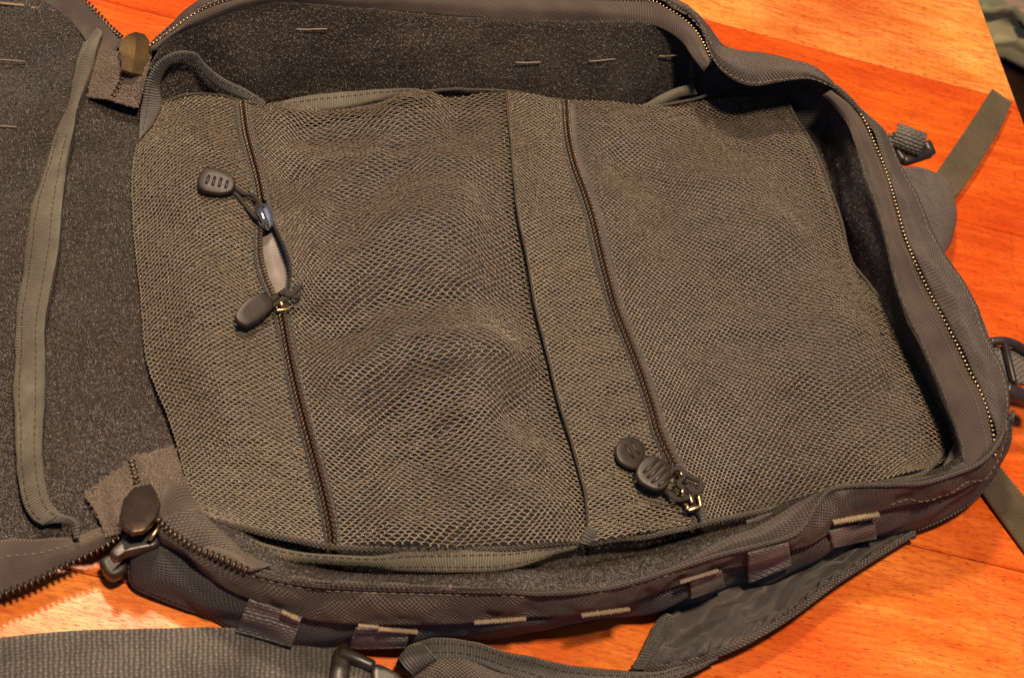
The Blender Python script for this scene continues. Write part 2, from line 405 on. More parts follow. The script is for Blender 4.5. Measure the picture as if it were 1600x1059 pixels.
cm, nt, b = nodes('camouflage'); tc = N_(nt, 'ShaderNodeTexCoord')
n1 = noise(nt, tc.outputs['Object'], 13, 3, .6); n2 = noise(nt, tc.outputs['Object'], 21, 3, .6); n3 = noise(nt, tc.outputs['Object'], 30, 2)
c = mix(nt, ramp(nt, n1, .48, .52), (.62, .54, .28), (.30, .29, .17)); c = mix(nt, ramp(nt, n2, .57, .60), c, (.55, .36, .27)); c = mix(nt, ramp(nt, n3, .62, .65), c, (.03, .028, .022))
nt.links.new(c, b.inputs['Base Color']); b.inputs['Roughness'].default_value = .85
camob = empty('camouflage_bundle', (0, 0, 0), 'blurred camouflage fabric bundle beyond the corner of the table', 'bundle')
cc = P(1668, -62, -24)
th = np.linspace(0, 2 * np.pi, 49); ph = np.linspace(-1.35, 1.45, 30)
T, H = np.meshgrid(th, ph)
sp_ = np.stack([np.sign(np.cos(T)) * np.abs(np.cos(T)) ** .7 * np.cos(H) ** .55 * .14, np.sign(np.sin(T)) * np.abs(np.sin(T)) ** .7 * np.cos(H) ** .55 * .12, np.sin(H) * .085], -1)
g = G(sp_); g.p = sp_ * (1 + .12 * wob(sp_, .09, 3, 3))[..., None]; g.norm()
SEAT = -.32
g.p = g.p + cc; g.p[..., 2] += SEAT + .001 - g.p[..., 2].min()
MB().grid(g, 0).build('cloth_body', cm, camob)
mb = MB(); q0 = g.p[-1].mean(0); mb.tube(np.array([q0 + np.array([math.cos(a) * .05, 0, math.sin(a) * .04 - .010]) for a in np.linspace(-.2, 3.34, 14)]), .007, 8, up=(0, 1, 0)); mb.build('carry_handle', cm, camob)
DARKW = plain('dark_wood', (.020, .008, .005), .4, 0, .4, .4, 40, .1)
stool = empty('stool', (0, 0, 0), 'dark wooden stool under the camouflage bundle beside the table', 'stool')
sc0 = cc + np.array([.03, .02, 0]); mb = MB(); mb.bar(sc0 * [1, 1, 0] + np.array([-.19, 0, SEAT - .016]), sc0 * [1, 1, 0] + np.array([.19, 0, SEAT - .016]), .38, .03, bev=.3); mb.build('seat', DARKW, stool, False)
for dx in (-.15, .15):
    for dy in (-.15, .15):
        mb = MB(); q = sc0 * [1, 1, 0] + np.array([dx, dy, 0]); mb.bar(q + [0, 0, SEAT - .03], q + [dx * .15, dy * .15, -.75], .036, .036, up=(0, 1, 0)); mb.build('leg', DARKW, stool, False)

# ------------------------------------------------------------------ the backpack
bag = empty('backpack', (0, 0, 0), 'unzipped dark brown-black backpack lying open on the table with mesh pockets', 'backpack')

def proj(p):
    d = p / .01 - CAM; w = d @ fw; return 800 + (d @ RT) / w * F, 529.5 - (d @ UP) / w * F, w
def zon(g, px, py):
    x, y, d = proj(g.p.reshape(-1, 3)); k = np.argsort((x - px) ** 2 + (y - py) ** 2)[:4]; return g.p.reshape(-1, 3)[k, 2].max() * 100
def fuzz(g, n, name, parent, lmin=.0008, lmax=.0020, width=.00011, seed=1, mat=None):
    r = np.random.default_rng(seed); a = r.random(n); b = r.random(n)
    p, nn = g.at(a, b)
    d = r.normal(size=(n, 3)); d -= nn * (d * nn).sum(1, keepdims=True); d /= np.linalg.norm(d, axis=1, keepdims=True)
    sd = np.cross(nn, d); L = r.uniform(lmin, lmax, n)[:, None]; h = r.uniform(.0003, .0009, n)[:, None]; bend = r.normal(size=(n, 1)) * .35
    rows = []
    for t, hh, w in ((0, -.0002, .7), (.35, .9, 1), (.7, 1.0, 1), (1, .25, .5)):
        c = p + d * L * t + sd * bend * L * t * t + nn * (h * hh if hh > 0 else hh)
        rows += [c - sd * width * w, c + sd * width * w]
    v = np.stack(rows, axis=1)                         # n,8,3
    base = (np.arange(n) * 8)[:, None]
    f = np.concatenate([base + np.array([[0, 1, 3, 2]]), base + np.array([[2, 3, 5, 4]]), base + np.array([[4, 5, 7, 6]])])
    return MB().add(v.reshape(-1, 3), f).build(name, mat or FIBRE, parent, True, 'stuff')

# --- inner rim line, far side left to right and near side left to right
I_far = [(214, 150, 2.6), (250, 78, 4.8), (291, 45, 5.6), (344, 25, 6.2), (420, 5, 6.5), (560, 13, 6.5), (633, 20, 6.5), (720, 27, 6.5), (820, 32, 6.5), (911, 34, 6.5), (980, 34, 6.6), (1045, 40, 6.7), (1085, 48, 6.6), (1112, 66, 6.5),
         (1140, 88, 6.4), (1180, 97, 6.4), (1225, 102, 6.4), (1265, 112, 6.4), (1298, 140, 6.5), (1328, 195, 6.6), (1349, 270, 6.7), (1376, 347, 6.6), (1405, 464, 6.5), (1437, 534, 6.4), (1471, 614, 6.3), (1497, 685, 6.2), (1505, 722, 6)]
I_near = [(276, 760, 2.6), (310, 830, 3.6), (370, 872, 4.2), (436, 898, 4.6), (519, 909, 5), (625, 914, 5.2), (780, 919, 5.3), (839, 923, 5.3), (892, 920, 5.3), (945, 914, 5.3), (997, 903, 5.3), (1045, 886, 5.4), (1079, 872, 5.5),
          (1119, 848, 5.6), (1172, 829, 5.7), (1211, 808, 5.8), (1251, 784, 6), (1300, 764, 6), (1365, 754, 6), (1431, 747, 6), (1470, 740, 6), (1505, 722, 6)]
def drop(w, z, inset=.0):
    w = np.array(w); c = np.array([w[:, 0].mean(), w[:, 1].mean()]); o = w.copy()
    o[:, 2] = z * .01; 
    return o
ifar = curve3(I_far, 170); inear = curve3(I_near, 170)
cen = (ifar.mean(0) + inear.mean(0)) / 2
def toward(w, k):      # pull points k metres towards the bag's middle
    d = cen - w; d[:, 2] = 0; d /= np.linalg.norm(d, axis=1, keepdims=True); return w + d * k
fr = np.linspace(0, 1, 170); ti = arc_t(W3(I_far), 170)[0]; tn = arc_t(W3(I_near), 170)[0]
ins_f = np.interp(ti, [0, 3, 10, 12, 14, 18, 20, 22, 23, 24, 25, 26], [.010, .030, .028, .004, -.012, -.012, -.005, -.011, -.020, -.026, -.018, .012])
ins_n = np.interp(tn, [0, 3, 10, 13, 15, 18, 21], [.020, .026, .026, .016, .010, .012, .016])
botf = toward(ifar, ins_f[:, None]); botn = toward(inear, ins_n[:, None])
flo = G(np.stack([drop(toward(botf, -.004), 1.9) * (1 - t) + drop(toward(botn, -.004), 1.9) * t for t in np.linspace(0, 1, 46)])); flo.disp(.0022, .10, 11, 2)
floor_o = MB().grid(flo, .006).build('back_panel_lining', LOOP, bag)
fuzz(flo, 70000, 'lining_fuzz', floor_o, seed=2)
for nm, w, bt, sd_ in (('far', ifar, botf, 4), ('near', inear, botn, 5)):
    mid = w * .4 + bt * .6; mid[:, 2] = w[:, 2] * .5 + .0095
    bot = bt.copy(); bot[:, 2] = .0185
    gw = loft([w, mid, bot], 170, 18, paired=True, world=True); gw.disp(.0022, .07, sd_, 2, keep=.3)
    gw.n = -gw.n if ((gw.n * (cen - gw.p))[..., :2].sum() < 0) else gw.n
    so = MB().grid(gw, .0012).build('side_lining', LOOP, bag)
    if nm == 'far': FARG = gw
    fuzz(gw, 52000 if nm == 'far' else 36000, 'lining_fuzz', so, seed=sd_)

# --- stitched seams and zip teeth
def stitches(curve_pts, normals, parent, length=.0026, gap=.0013, r=.00024, mat=THREAD, name='stitching'):
    L = np.concatenate([[0], np.cumsum(np.linalg.norm(np.diff(curve_pts, axis=0), axis=1))]); mb = MB(); s = gap; k = 0
    R = np.random.default_rng(len(curve_pts))
    while s + length < L[-1]:
        ss = np.array([s, s + length * .25, s + length * .75, s + length])
        c = np.stack([np.interp(ss, L, curve_pts[:, i]) for i in range(3)], 1); n = np.stack([np.interp(ss, L, normals[:, i]) for i in range(3)], 1)
        c = c + n * np.array([[-.0002], [.0003], [.0003], [-.0002]])
        mb.tube(c, r, 5, up=tuple(n[1])); s += (length + gap) * R.uniform(.93, 1.07)
    return mb.build(name, mat, parent)
def seam(g, b, parent, a0=0, a1=1, **kw):
    a = np.linspace(a0, a1, 220); p, n = g.at(a, np.full(220, b)); return stitches(p + n * .0002, n, parent, **kw)

def ellipsoid(k=8, m_=5):
    v = []; f = []
    for i in range(m_ + 1):
        ph_ = math.pi * i / m_
        for j in range(k): v.append((math.sin(ph_) * math.cos(j * 2 * math.pi / k), math.sin(ph_) * math.sin(j * 2 * math.pi / k), math.cos(ph_)))
    for i in range(m_):
        for j in range(k): f.append((i * k + j, (i + 1) * k + j, (i + 1) * k + (j + 1) % k, i * k + (j + 1) % k))
    return np.array(v), f
EV, EF = ellipsoid()
def teeth(c, parent, mat, pitch=.0021, size=(.0011, .0016, .0010), two=0.0, up=(0, 0, 1), name='teeth', nrm=None):
    """row(s) of teeth along a world curve; size along/across/up"""
    L = np.concatenate([[0], np.cumsum(np.linalg.norm(np.diff(c, axis=0), axis=1))]); s = np.arange(pitch / 2, L[-1], pitch)
    p = np.stack([np.interp(s, L, c[:, i]) for i in range(3)], 1); t = np.gradient(p, axis=0); t /= np.linalg.norm(t, axis=1, keepdims=True)
    u = np.broadcast_to(np.asarray(up, float), p.shape); sd = np.cross(t, u); sd /= np.linalg.norm(sd, axis=1, keepdims=True); nm = np.cross(sd, t)
    mb = MB()
    for k in range(len(s)):
        for side in ((-1, 1) if two else (0,)):
            cpt = p[k] + sd[k] * side * two + t[k] * (side * pitch * .25)
            a = size[0] * (1 if not two else 1)
            tt = t[k] + sd[k] * (.55 * side if two else 0); tt = tt / np.linalg.norm(tt); s2 = np.cross(nm[k], tt)
            mb.add(cpt + EV[:, :1] * tt * size[0] + EV[:, 1:2] * s2 * size[1] + EV[:, 2:] * nm[k] * size[2], EF)
    return mb.build(name, mat, parent, True, 'stuff')

# --- main zip on the body: tape and teeth, far side then right side
mzip = bpy.data.objects.new('main_zipper', None); COL.objects.link(mzip); mzip.parent = bag
T_far = [(232, 74, 4.6), (267, 49, 5.5), (300, 25, 6.2), (344, 5, 6.8), (420, -13, 7), (560, -18, 7), (700, -16, 7), (820, -9, 7), (914, -3, 7), (1012, 2, 7), (1038, 12, 7), (1064, 28, 7), (1083, 45, 7), (1097, 65, 7), (1112, 95, 6.9)]
Ti = [(246, 84, 4.4), (280, 55, 5.2), (318, 38, 5.8), (370, 20, 6.2), (430, 7, 6.4), (560, 14, 6.4), (700, 25, 6.4), (820, 33, 6.4), (914, 35, 6.4), (985, 36, 6.5), (1020, 40, 6.6), (1045, 50, 6.7), (1066, 66, 6.7), (1080, 86, 6.7), (1100, 112, 6.7)]
g = loft([Ti, [((a[0] + b[0]) / 2, (a[1] + b[1]) / 2, (a[2] + b[2]) / 2 + .25) for a, b in zip(Ti, T_far)], T_far], 150, 14, paired=True); g.disp(.0006, .03, 21, 2)
tp = MB().grid(g, .0010).build('zipper_tape', TWILL, mzip)
tc_ = curve3(T_far, 300); tc_[:, 2] += .0006
teeth(tc_, mzip, RIMT, .0022, (.0007, .0012, .0008))
T_r = [(1300, 140, 6.9), (1328, 161, 7), (1349, 188, 7), (1365, 225, 7), (1381, 262, 7), (1399, 321, 7), (1413, 371, 6.9), (1431, 416, 6.9), (1450, 456, 6.8), (1468, 490, 6.8), (1492, 535, 6.7), (1513, 579, 6.7), (1532, 616, 6.6), (1545, 653, 6.5), (1551, 680, 6.4), (1554, 712, 6.1)]
Ir = [(1285, 150, 6.6), (1308, 172, 6.6), (1328, 205, 6.6), (1340, 240, 6.6), (1349, 270, 6.6), (1367, 320, 6.5), (1380, 365, 6.5), (1390, 410, 6.4), (1402, 455, 6.4), (1416, 500, 6.3), (1440, 545, 6.3), (1458, 590, 6.2), (1474, 630, 6.1), (1488, 665, 6.0), (1498, 695, 5.9), (1506, 735, 5.6)]
mid_r = [(a[0] * .55 + b[0] * .45, a[1] * .55 + b[1] * .45, (a[2] + b[2]) / 2 + .22) for a, b in zip(Ir, T_r)]
g = loft([Ir, mid_r, T_r], 150, 16, paired=True); g.disp(.0009, .035, 22, 2)
tpr = MB().grid(g, .0010).build('zipper_tape', TWILL, mzip)
seam(g, .80, tpr, .12, .98, length=.0012, gap=.0008, r=.00016)
tc_ = curve3(T_r, 300); tc_[:, 2] += .0009
teeth(tc_, mzip, RIMT, .0024, (.00082, .0012, .0009))

# --- rim fabric: lip to outer edge, then the outer wall down to the table
RIM = [((238, 62), (237, 70)), ((265, 38), (268, 47)), ((290, 15), (301, 22)), ((330, -12), (345, 2)), ((420, -40), (420, -16)), ((560, -52), (560, -22)), ((700, -54), (700, -20)), ((820, -48), (820, -13)), ((914, -40), (914, -7)), ((1010, -22), (1014, -3)),
       ((1056, 0), (1062, 14)), ((1080, 12), (1084, 30)), ((1096, 25), (1101, 62)), ((1112, 45), (1112, 90)), ((1131, 69), (1131, 114)), ((1155, 77), (1157, 130)), ((1182, 81), (1184, 134)), ((1210, 85), (1212, 129)), ((1235, 91), (1240, 125)), ((1258, 98), (1264, 124)), ((1280, 109), (1289, 132)),
       ((1304, 130), (1312, 145)), ((1330, 156), (1337, 168)), ((1365, 188), (1361, 201)), ((1383, 207), (1373, 228)), ((1410, 260), (1386, 262)), ((1439, 313), (1405, 321)), ((1468, 379), (1419, 371)), ((1497, 424), (1438, 416)), ((1524, 472), (1457, 456)), ((1538, 502), (1475, 490)), ((1549, 532), (1499, 533)),
       ((1569, 579), (1519, 577)), ((1577, 614), (1538, 616)), ((1578, 640), (1551, 652)), ((1575, 665), (1557, 678)), ((1568, 690), (1560, 700))]
zo = np.interp(np.arange(len(RIM)), [0, 1, 3, 5, 22, 36], [4.2, 5.2, 6.5, 6.6, 6.6, 5.7]); zl = np.interp(np.arange(len(RIM)), [0, 1, 3, 5, 22, 36], [4.8, 5.7, 7, 7.2, 7.1, 6.3])
bul = np.interp(np.arange(len(RIM)), [0, 8, 12, 16, 21, 24, 36], [.15, .3, .5, .7, .4, .25, .2])
lip = [(l[0], l[1], z) for (o_, l), z in zip(RIM, zl)]; out = [(o_[0], o_[1], z) for (o_, l), z in zip(RIM, zo)]
midc = [((l[0] + o_[0]) / 2, (l[1] + o_[1]) / 2, (a + b) / 2 + c) for (o_, l), a, b, c in zip(RIM, zl, zo, bul)]
g = loft([lip, midc, out], 300, 18, paired=True); g.disp(.0011, .045, 31, 3)
rim = MB().grid(g, .0014).build('rim_fabric', CORDB, bag)
seam(g, .08, rim, .0, .70, length=.0022, gap=.0012); seam(g, .86, rim, .60, .99, length=.0022, gap=.0012)
seam(g, .45, rim, .34, .52, length=.0022, gap=.0012)
ow = W3(out); ob = ow.copy(); d_ = ob - cen; d_[:, 2] = 0; d_ /= np.linalg.norm(d_, axis=1, keepdims=True)
om = ow + d_ * .004; om[:, 2] = ow[:, 2] * .5; ob = ow - d_ * .004; ob[:, 2] = .002
owt = ow.copy(); owt[:, 2] -= .0006
g = loft([owt, om, ob], 300, 16, paired=True, world=True); g.disp(.0018, .05, 33, 2, keep=.2)
if (g.n * (g.p - cen))[..., :2].sum() < 0: g.n = -g.n
MB().grid(g, .0012).build('outer_wall', CORD, bag)

# --- near wall
NW = [((249, 815), (251, 850), (204, 866)), ((264, 831), (270, 858), (202, 885)), ((284, 845), (296, 873), (206, 911)), ((304, 858), (318, 895), (230, 926)), ((344, 875), (350, 918), (290, 950)), ((370, 888), (385, 934), (330, 965)),
      ((400, 897), (420, 946), (375, 988)), ((439, 907), (450, 957), (440, 1008)), ((492, 915), (495, 970), (500, 1013)), ((572, 920), (572, 976), (575, 1013)), ((651, 922), (651, 976), (640, 1010)), ((730, 924), (730, 974), (720, 1001)),
      ((786, 925), (786, 967), (786, 997)), ((839, 928), (845, 964), (839, 984)), ((892, 926), (905, 960), (907, 972)), ((945, 920), (965, 949), (975, 962)), ((997, 908), (1015, 930), (1030, 956)), ((1050, 891), (1065, 913), (1080, 947)),
      ((1119, 869), (1125, 892), (1140, 927)), ((1172, 856), (1175, 880), (1200, 911)), ((1225, 842), (1228, 862), (1260, 890)), ((1251, 827), (1268, 850), (1300, 875)), ((1277, 788), (1305, 828), (1340, 855)), ((1294, 768), (1345, 808), (1380, 842)),
      ((1328, 760), (1390, 795), (1426, 829)), ((1405, 758), (1450, 781), (1471, 811)), ((1445, 755), (1490, 771), (1510, 788)), ((1497, 739), (1525, 754), (1534, 766)), ((1532, 723), (1548, 738), (1553, 745)), ((1556, 697), (1564, 712), (1566, 717)), ((1572, 660), (1576, 680), (1575, 690)), ((1577, 640), (1579, 650), (1578, 656))]
n_ = np.arange(len(NW)); z1 = np.interp(n_, [0, 3, 7, 12, 22, 31], [3.6, 4.1, 4.7, 5.4, 6.1, 6.3]); z2 = np.interp(n_, [0, 3, 7, 12, 16, 22, 28, 31], [2.8, 3.1, 3.2, 3.5, 3.9, 4.3, 4.6, 5.5]); z3 = np.interp(n_, [0, 2, 5, 22, 28, 31], [1.8, .8, .35, .35, 2.0, 4.8])
R1 = [(a[0], a[1], z) for (a, b, c), z in zip(NW, z1)]; R2 = [(b[0], b[1], z) for (a, b, c), z in zip(NW, z2)]; R3 = [(c[0], c[1], z) for (a, b, c), z in zip(NW, z3)]
R12 = [((a[0] + b[0]) / 2 - 2, (a[1] + b[1]) / 2 + 1, (za + zb) / 2 + .28) for (a, b, c), za, zb in zip(NW, z1, z2)]
g = loft([R1, R12, R2], 260, 22, paired=True); g.disp(.0020, .038, 41, 3, keep=.15)
if (g.n * (g.p - cen))[..., :2].sum() < 0: g.n = -g.n
uw = MB().grid(g, .0016).build('side_wall_upper', CORDB, bag); UPG = g
seam(g, .09, uw, .10, .62, length=.0026, gap=.0013)
seam(g, .86, uw, .78, .97, length=.0024, gap=.0012)
R2b = [(b[0] + 3, b[1] - 9, z - .15) for (a, b, c), z in zip(NW, z2)]
R23 = [((b[0] + c[0]) / 2, (b[1] + c[1]) / 2 - 1, (zb + zc) / 2 + .35) for (a, b, c), zb, zc in zip(NW, z2, z3)]
g = loft([R2b, R23, R3], 260, 22, paired=True); g.disp(.0018, .04, 42, 2, keep=.15)
if (g.n * (g.p - cen))[..., :2].sum() < 0: g.n = -g.n
lw = MB().grid(g, .0016).build('side_wall_lower', CORD, bag); LOG = g
tail = W3(R3); td = toward(tail, .012); td[:, 2] = .0015
g = loft([tail, td], 200, 6, paired=True, world=True); MB().grid(g, .0012).build('underside', CORD, bag)
# hem: inner edge to rim edge
R0 = [(300, 790, 3.2), (330, 812, 3.6), (360, 840, 3.9), (395, 872, 4.3), (436, 899, 4.7), (519, 910, 5.1), (625, 915, 5.3), (700, 918, 5.4), (786, 920, 5.5), (839, 923, 5.5), (892, 920, 5.5), (945, 914, 5.5), (997, 902, 5.5), (1045, 884, 5.6), (1079, 868, 5.7),
      (1119, 846, 5.8), (1172, 826, 5.9), (1211, 806, 6), (1251, 782, 6.1), (1300, 762, 6.1), (1365, 752, 6.1), (1431, 745, 6.1), (1470, 738, 6.1), (1500, 728, 6.1), (1530, 714, 6.2), (1552, 690, 6.3)]
R1b = [(a, b, z + .05) for a, b, z in R1[:-1]]
c0 = curve3(R0, 240); c1 = curve3(R1b, 240)
# match along by x
g = loft([c0, (c0 + c1) / 2 + np.array([0, 0, .0022]), c1], 240, 10, paired=True, world=True); g.disp(.0005, .03, 44, 2)
hem = MB().grid(g, .0014).build('rim_hem', CORDB, bag)
tube_c = curve3(R1b[6:], 260); mb = MB(); mb.tube(tube_c + np.array([0, 0, .0008]), .0011, 7); mb.build('edge_piping', CORDB, bag)

# zip on the near wall's left end
wz = bpy.data.objects.new('main_zipper', None); COL.objects.link(wz); wz.parent = bag
Tn = [(240, 806, 3.5), (249, 815, 3.65), (264, 830, 3.8), (284, 844, 4.0), (304, 857, 4.2), (344, 873, 4.5), (372, 886, 4.7), (390, 893, 4.8)]
Tin = [(276, 697, 2.4), (282, 725, 2.7), (296, 765, 2.9), (318, 800, 3.2), (340, 826, 3.5), (372, 850, 3.9), (402, 872, 4.3), (424, 884, 4.6)]
g = loft([Tin, [((a[0] + b[0]) / 2, (a[1] + b[1]) / 2, (a[2] + b[2]) / 2 + .25) for a, b in zip(Tin, Tn)], Tn], 60, 20, paired=True); g.disp(.0013, .028, 51, 2)
MB().grid(g, .001).build('zipper_tape', TWILL, wz)
tcur = curve3(Tn, 120); tcur[:, 2] += .0012
teeth(tcur, wz, BRONZED, .0028, (.0010, .0019, .0012))

# --- front panel folded open to the left
front = bpy.data.objects.new('front_panel', None); COL.objects.link(front); front.parent = bag
FP = [[(-260, -90, 1.5), (-60, -70, 1.7), (40, -40, 1.9), (110, 0, 2.0), (150, 35, 2.0), (195, 75, 2.1), (225, 110, 1.9), (300, 160, 1.6)],
      [(-260, 300, 1.6), (-60, 300, 1.6), (40, 300, 1.6), (110, 300, 1.7), (160, 300, 1.75), (200, 300, 1.7), (240, 310, 1.6), (330, 320, 1.3)],
      [(-260, 600, 1.6), (-60, 600, 1.6), (40, 600, 1.6), (110, 600, 1.7), (160, 600, 1.75), (210, 600, 1.7), (260, 600, 1.6), (350, 590, 1.3)],
      [(-260, 920, 1.3), (-60, 880, 1.4), (40, 845, 1.5), (110, 838, 1.6), (150, 828, 1.75), (200, 790, 1.9), (250, 760, 1.9), (340, 740, 1.5)]]
g = loft(FP, 130, 100, paired=True); g.disp(.0022, .075, 61, 2, keep=.1); FPG = g
fo = MB().grid(g, .005).build('panel_lining', LOOP, front); fuzz(g, 95000, 'lining_fuzz', front, seed=6)
# near edge: tape with teeth over the table
Te = [(-260, 1010, 1.35), (-60, 950, 1.45), (0, 929, 1.5), (53, 908, 1.55), (106, 881, 1.7), (159, 855, 2.0), (196, 832, 2.6)]
Ti2 = [(-260, 915, 1.45), (-60, 872, 1.55), (0, 843, 1.7), (53, 842, 1.75), (106, 838, 1.85), (153, 822, 2.1), (190, 790, 2.6)]
g = loft([Ti2, [((a[0] + b[0]) / 2, (a[1] + b[1]) / 2, (a[2] + b[2]) / 2 + .18) for a, b in zip(Ti2, Te)], Te], 90, 14, paired=True); g.disp(.0008, .03, 62, 2)
ft = MB().grid(g, .001).build('zipper_tape', TWILL, front); seam(g, .35, ft, .05, .95, length=.0022, gap=.0012, r=.0002)
tcur = curve3(Te, 260); tcur[:, 2] += .0003
teeth(tcur, front, BRONZED, .0027, (.0009, .0020, .0010))
# far edge tape with a few teeth
Tf = [(-40, -80, 1.9), (60, -40, 2.0), (118, -8, 2.1), (140, 8, 2.2), (170, 40, 2.3), (192, 60, 2.7)]; Tfi = [(-60, -50, 1.9), (30, -15, 2.0), (90, 18, 2.1), (120, 45, 2.15), (140, 75, 2.2), (160, 105, 2.3)]
g = loft([Tfi, [((a[0] + b[0]) / 2, (a[1] + b[1]) / 2, (a[2] + b[2]) / 2 + .15) for a, b in zip(Tfi, Tf)], Tf], 60, 12, paired=True); g.disp(.001, .03, 63, 2); MB().grid(g, .001).build('zipper_tape', TWILL, front)
teeth(curve3(Tf, 120) + np.array([0, 0, -.0002]), front, BRONZED, .0030, (.0010, .0018, .0010))
# binding strip round the pocket lip
BL = [(150, 42, 2.6), (132, 66, 2.8), (118, 110, 2.6), (106, 161, 2.4), (90, 196, 2.3), (77, 238, 2.3), (63, 280, 2.3), (50, 315, 2.3), (42, 366, 2.3), (34, 432, 2.3), (26, 498, 2.3), (22, 579, 2.3), (21, 645, 2.3), (25, 712, 2.3), (35, 782, 2.2), (48, 808, 2.2), (66, 820, 2.3)]
BR = [(160, 48, 2.9), (152, 70, 3.1), (142, 110, 2.9), (121, 164, 2.8), (114, 201, 2.8), (108, 230, 2.8), (102, 262, 2.8), (97, 315, 2.85), (91, 379, 2.9), (82, 432, 2.9), (70, 498, 2.9), (70, 560, 2.9), (70, 610, 2.9), (64, 690, 2.85), (72, 760, 2.7), (82, 790, 2.5), (96, 803, 2.4)]
BM = [((a[0] + b[0]) / 2, (a[1] + b[1]) / 2, (a[2] + b[2]) / 2 + .12) for a, b in zip(BL, BR)]
g = loft([BL, BM, BR], 150, 10, paired=True); g.disp(.0007, .03, 64, 2)
bo = MB().grid(g, .0018).build('binding_tape', BIND, front); seam(g, .22, bo, .25, 1, length=.0022, gap=.0014, r=.00018, mat=CORDM); seam(g, .72, bo, .25, 1, length=.0022, gap=.0014, r=.00018, mat=CORDM)
# wall under the strip's right edge, and the curled ends
wl = W3(BR); wb = wl.copy(); wb[:, 2] = .0165
g = loft([wl + np.array([0, 0, -.0006]), wb], 150, 6, paired=True, world=True); MB().grid(g, .0008).build('pocket_edge', BIND, front)
mb = MB(); gg = loft([[(66, 819, 2.2), (93, 817, 2.4), (111, 823, 2.5), (115, 842, 2.3)], [(86, 798, 2.4), (104, 806, 2.8), (118, 818, 2.9), (120, 840, 2.6)]], 40, 6, paired=True); mb.grid(gg, .0015); mb.build('binding_end', BINDG, front)
gg = loft([[(137, 63, 2.9), (122, 95, 2.9), (116, 128, 2.7), (110, 156, 2.5)], [(128, 68, 2.3), (118, 95, 2.2), (113, 125, 2.2), (108, 150, 2.2)]], 30, 5, paired=True); MB().grid(gg, .0012).build('binding_fold', BIND, front)
def tack(a, b, z, parent, w=.0011, mat=TACK, name='bar_tack', h=.0011):
    mb = MB(); pa, pb = P(*a, z), P(*b, z); c = np.linspace(0, 1, 14)[:, None] * (pb - pa) + pa; c = c + np.array([0, 0, 1]) * (rng.normal(size=(14, 1)) * .00012); mb.tube(c, w * .55, 7, flat=h / w); return mb.build(name, mat, parent)
for a, b in (((0, 5), (38, 9)), ((48, 12), (96, 19)), ((-4, 93), (40, 97)), ((-6, 197), (26, 199))):
    tack(a, b, 2.0, front, .0016 if a[1] < 50 else .0007, TACK if a[1] < 50 else THREAD)

# hinge: zip tape patch and closed zip below the upper slider, and the lower one
g = loft([[(150, 80, 2.4), (142, 115, 2.5), (136, 150, 2.4)], [(190, 78, 3.4), (192, 118, 3.3), (180, 160, 2.9)], [(238, 84, 4.2), (226, 125, 3.9), (214, 168, 3.1)]], 40, 26); g.disp(.0012, .025, 71, 2)
HZ = g; hp = MB().grid(g, .001).build('hinge_tape', TWILL, bag)
fuzz(g, 1500, 'tape_fuzz', hp, seed=31, mat=THREAD); p, n = g.at(np.linspace(.45, .97, 40), np.linspace(.52, .44, 40)); teeth(p + n * .0006, hp, BRONZED, .0027, (.0009, .0018, .0009))
g = loft([[(130, 770, 2.3), (150, 800, 2.5), (165, 838, 2.5)], [(205, 716, 2.5), (212, 770, 3.0), (215, 825, 3.2)], [(272, 698, 2.7), (286, 745, 3.0), (275, 810, 3.4)]], 40, 30); g.disp(.0014, .025, 72, 2)
hp2 = MB().grid(g, .001).build('hinge_tape', TWILL, bag)
fuzz(g, 2200, 'tape_fuzz', hp2, seed=32, mat=THREAD); p, n = g.at(np.linspace(.03, .5, 30), np.linspace(.50, .53, 30)); teeth(p + n * .0006, hp2, BRONZED, .0027, (.0009, .0018, .0009))

# big sliders
def slider(outline, z0, h, mat, ridge, tx, ty, name='zipper_slider'):
    mb = MB(); mb.pad(outline, z0, h, .05, tx, ty, 60, lin=ridge)
    return mb
tl = [(209, 51), (199, 55), (190, 64), (186, 76), (189, 88), (190, 100), (188, 108)]; tm = [(213, 50), (213, 59), (212, 70), (211, 82), (209, 94), (208, 104), (206, 114)]; tr_ = [(217, 51), (227, 55), (234, 66), (238, 78), (235, 91), (226, 104), (222, 117)]
zz_ = np.linspace(4.75, 4.2, 7)
g = loft([[(x, y, z - .12) for (x, y), z in zip(tl, zz_)], [(x, y, z + .02) for (x, y), z in zip(tm, zz_)], [(x, y, z - .22) for (x, y), z in zip(tr_, zz_)]], 40, 13, paired=True, linear=True)
MB().grid(g, .0030).build('slider_pull', BRONZE, mzip, smooth=False)
mb = slider([(193, 779), (208, 762), (236, 755), (246, 772), (251, 786), (243, 808), (226, 828), (207, 831), (194, 824), (187, 808)], 3.7, .42, BRONZED, True, .3, 1.2)
mb.build('slider_pull', BRONZED, wz)
mb = MB(); mb.tube(np.array([P(228, 828, 4.05), P(237, 818, 4.0), P(246, 806, 3.95)]), .0008, 6); mb.tube(np.array([P(233, 842, 3.7), P(243, 831, 3.7), P(250, 820, 3.7)]), .0011, 6); mb.build('slider_body', BRASS, wz)
mb = MB(); mb.pad([(200, 830), (222, 834), (240, 828), (250, 838), (246, 850), (222, 856), (196, 862), (180, 870), (172, 860), (186, 845)], 2.4, .7, .12); mb.build('slider_mount', BLACK, wz)
mb = MB(); mb.pad([(156, 872), (172, 862), (190, 858), (198, 872), (197, 888), (178, 899), (165, 893), (159, 882)], .9, .8, .15, 0, 0); mb.build('pull_tab', RUB, wz)

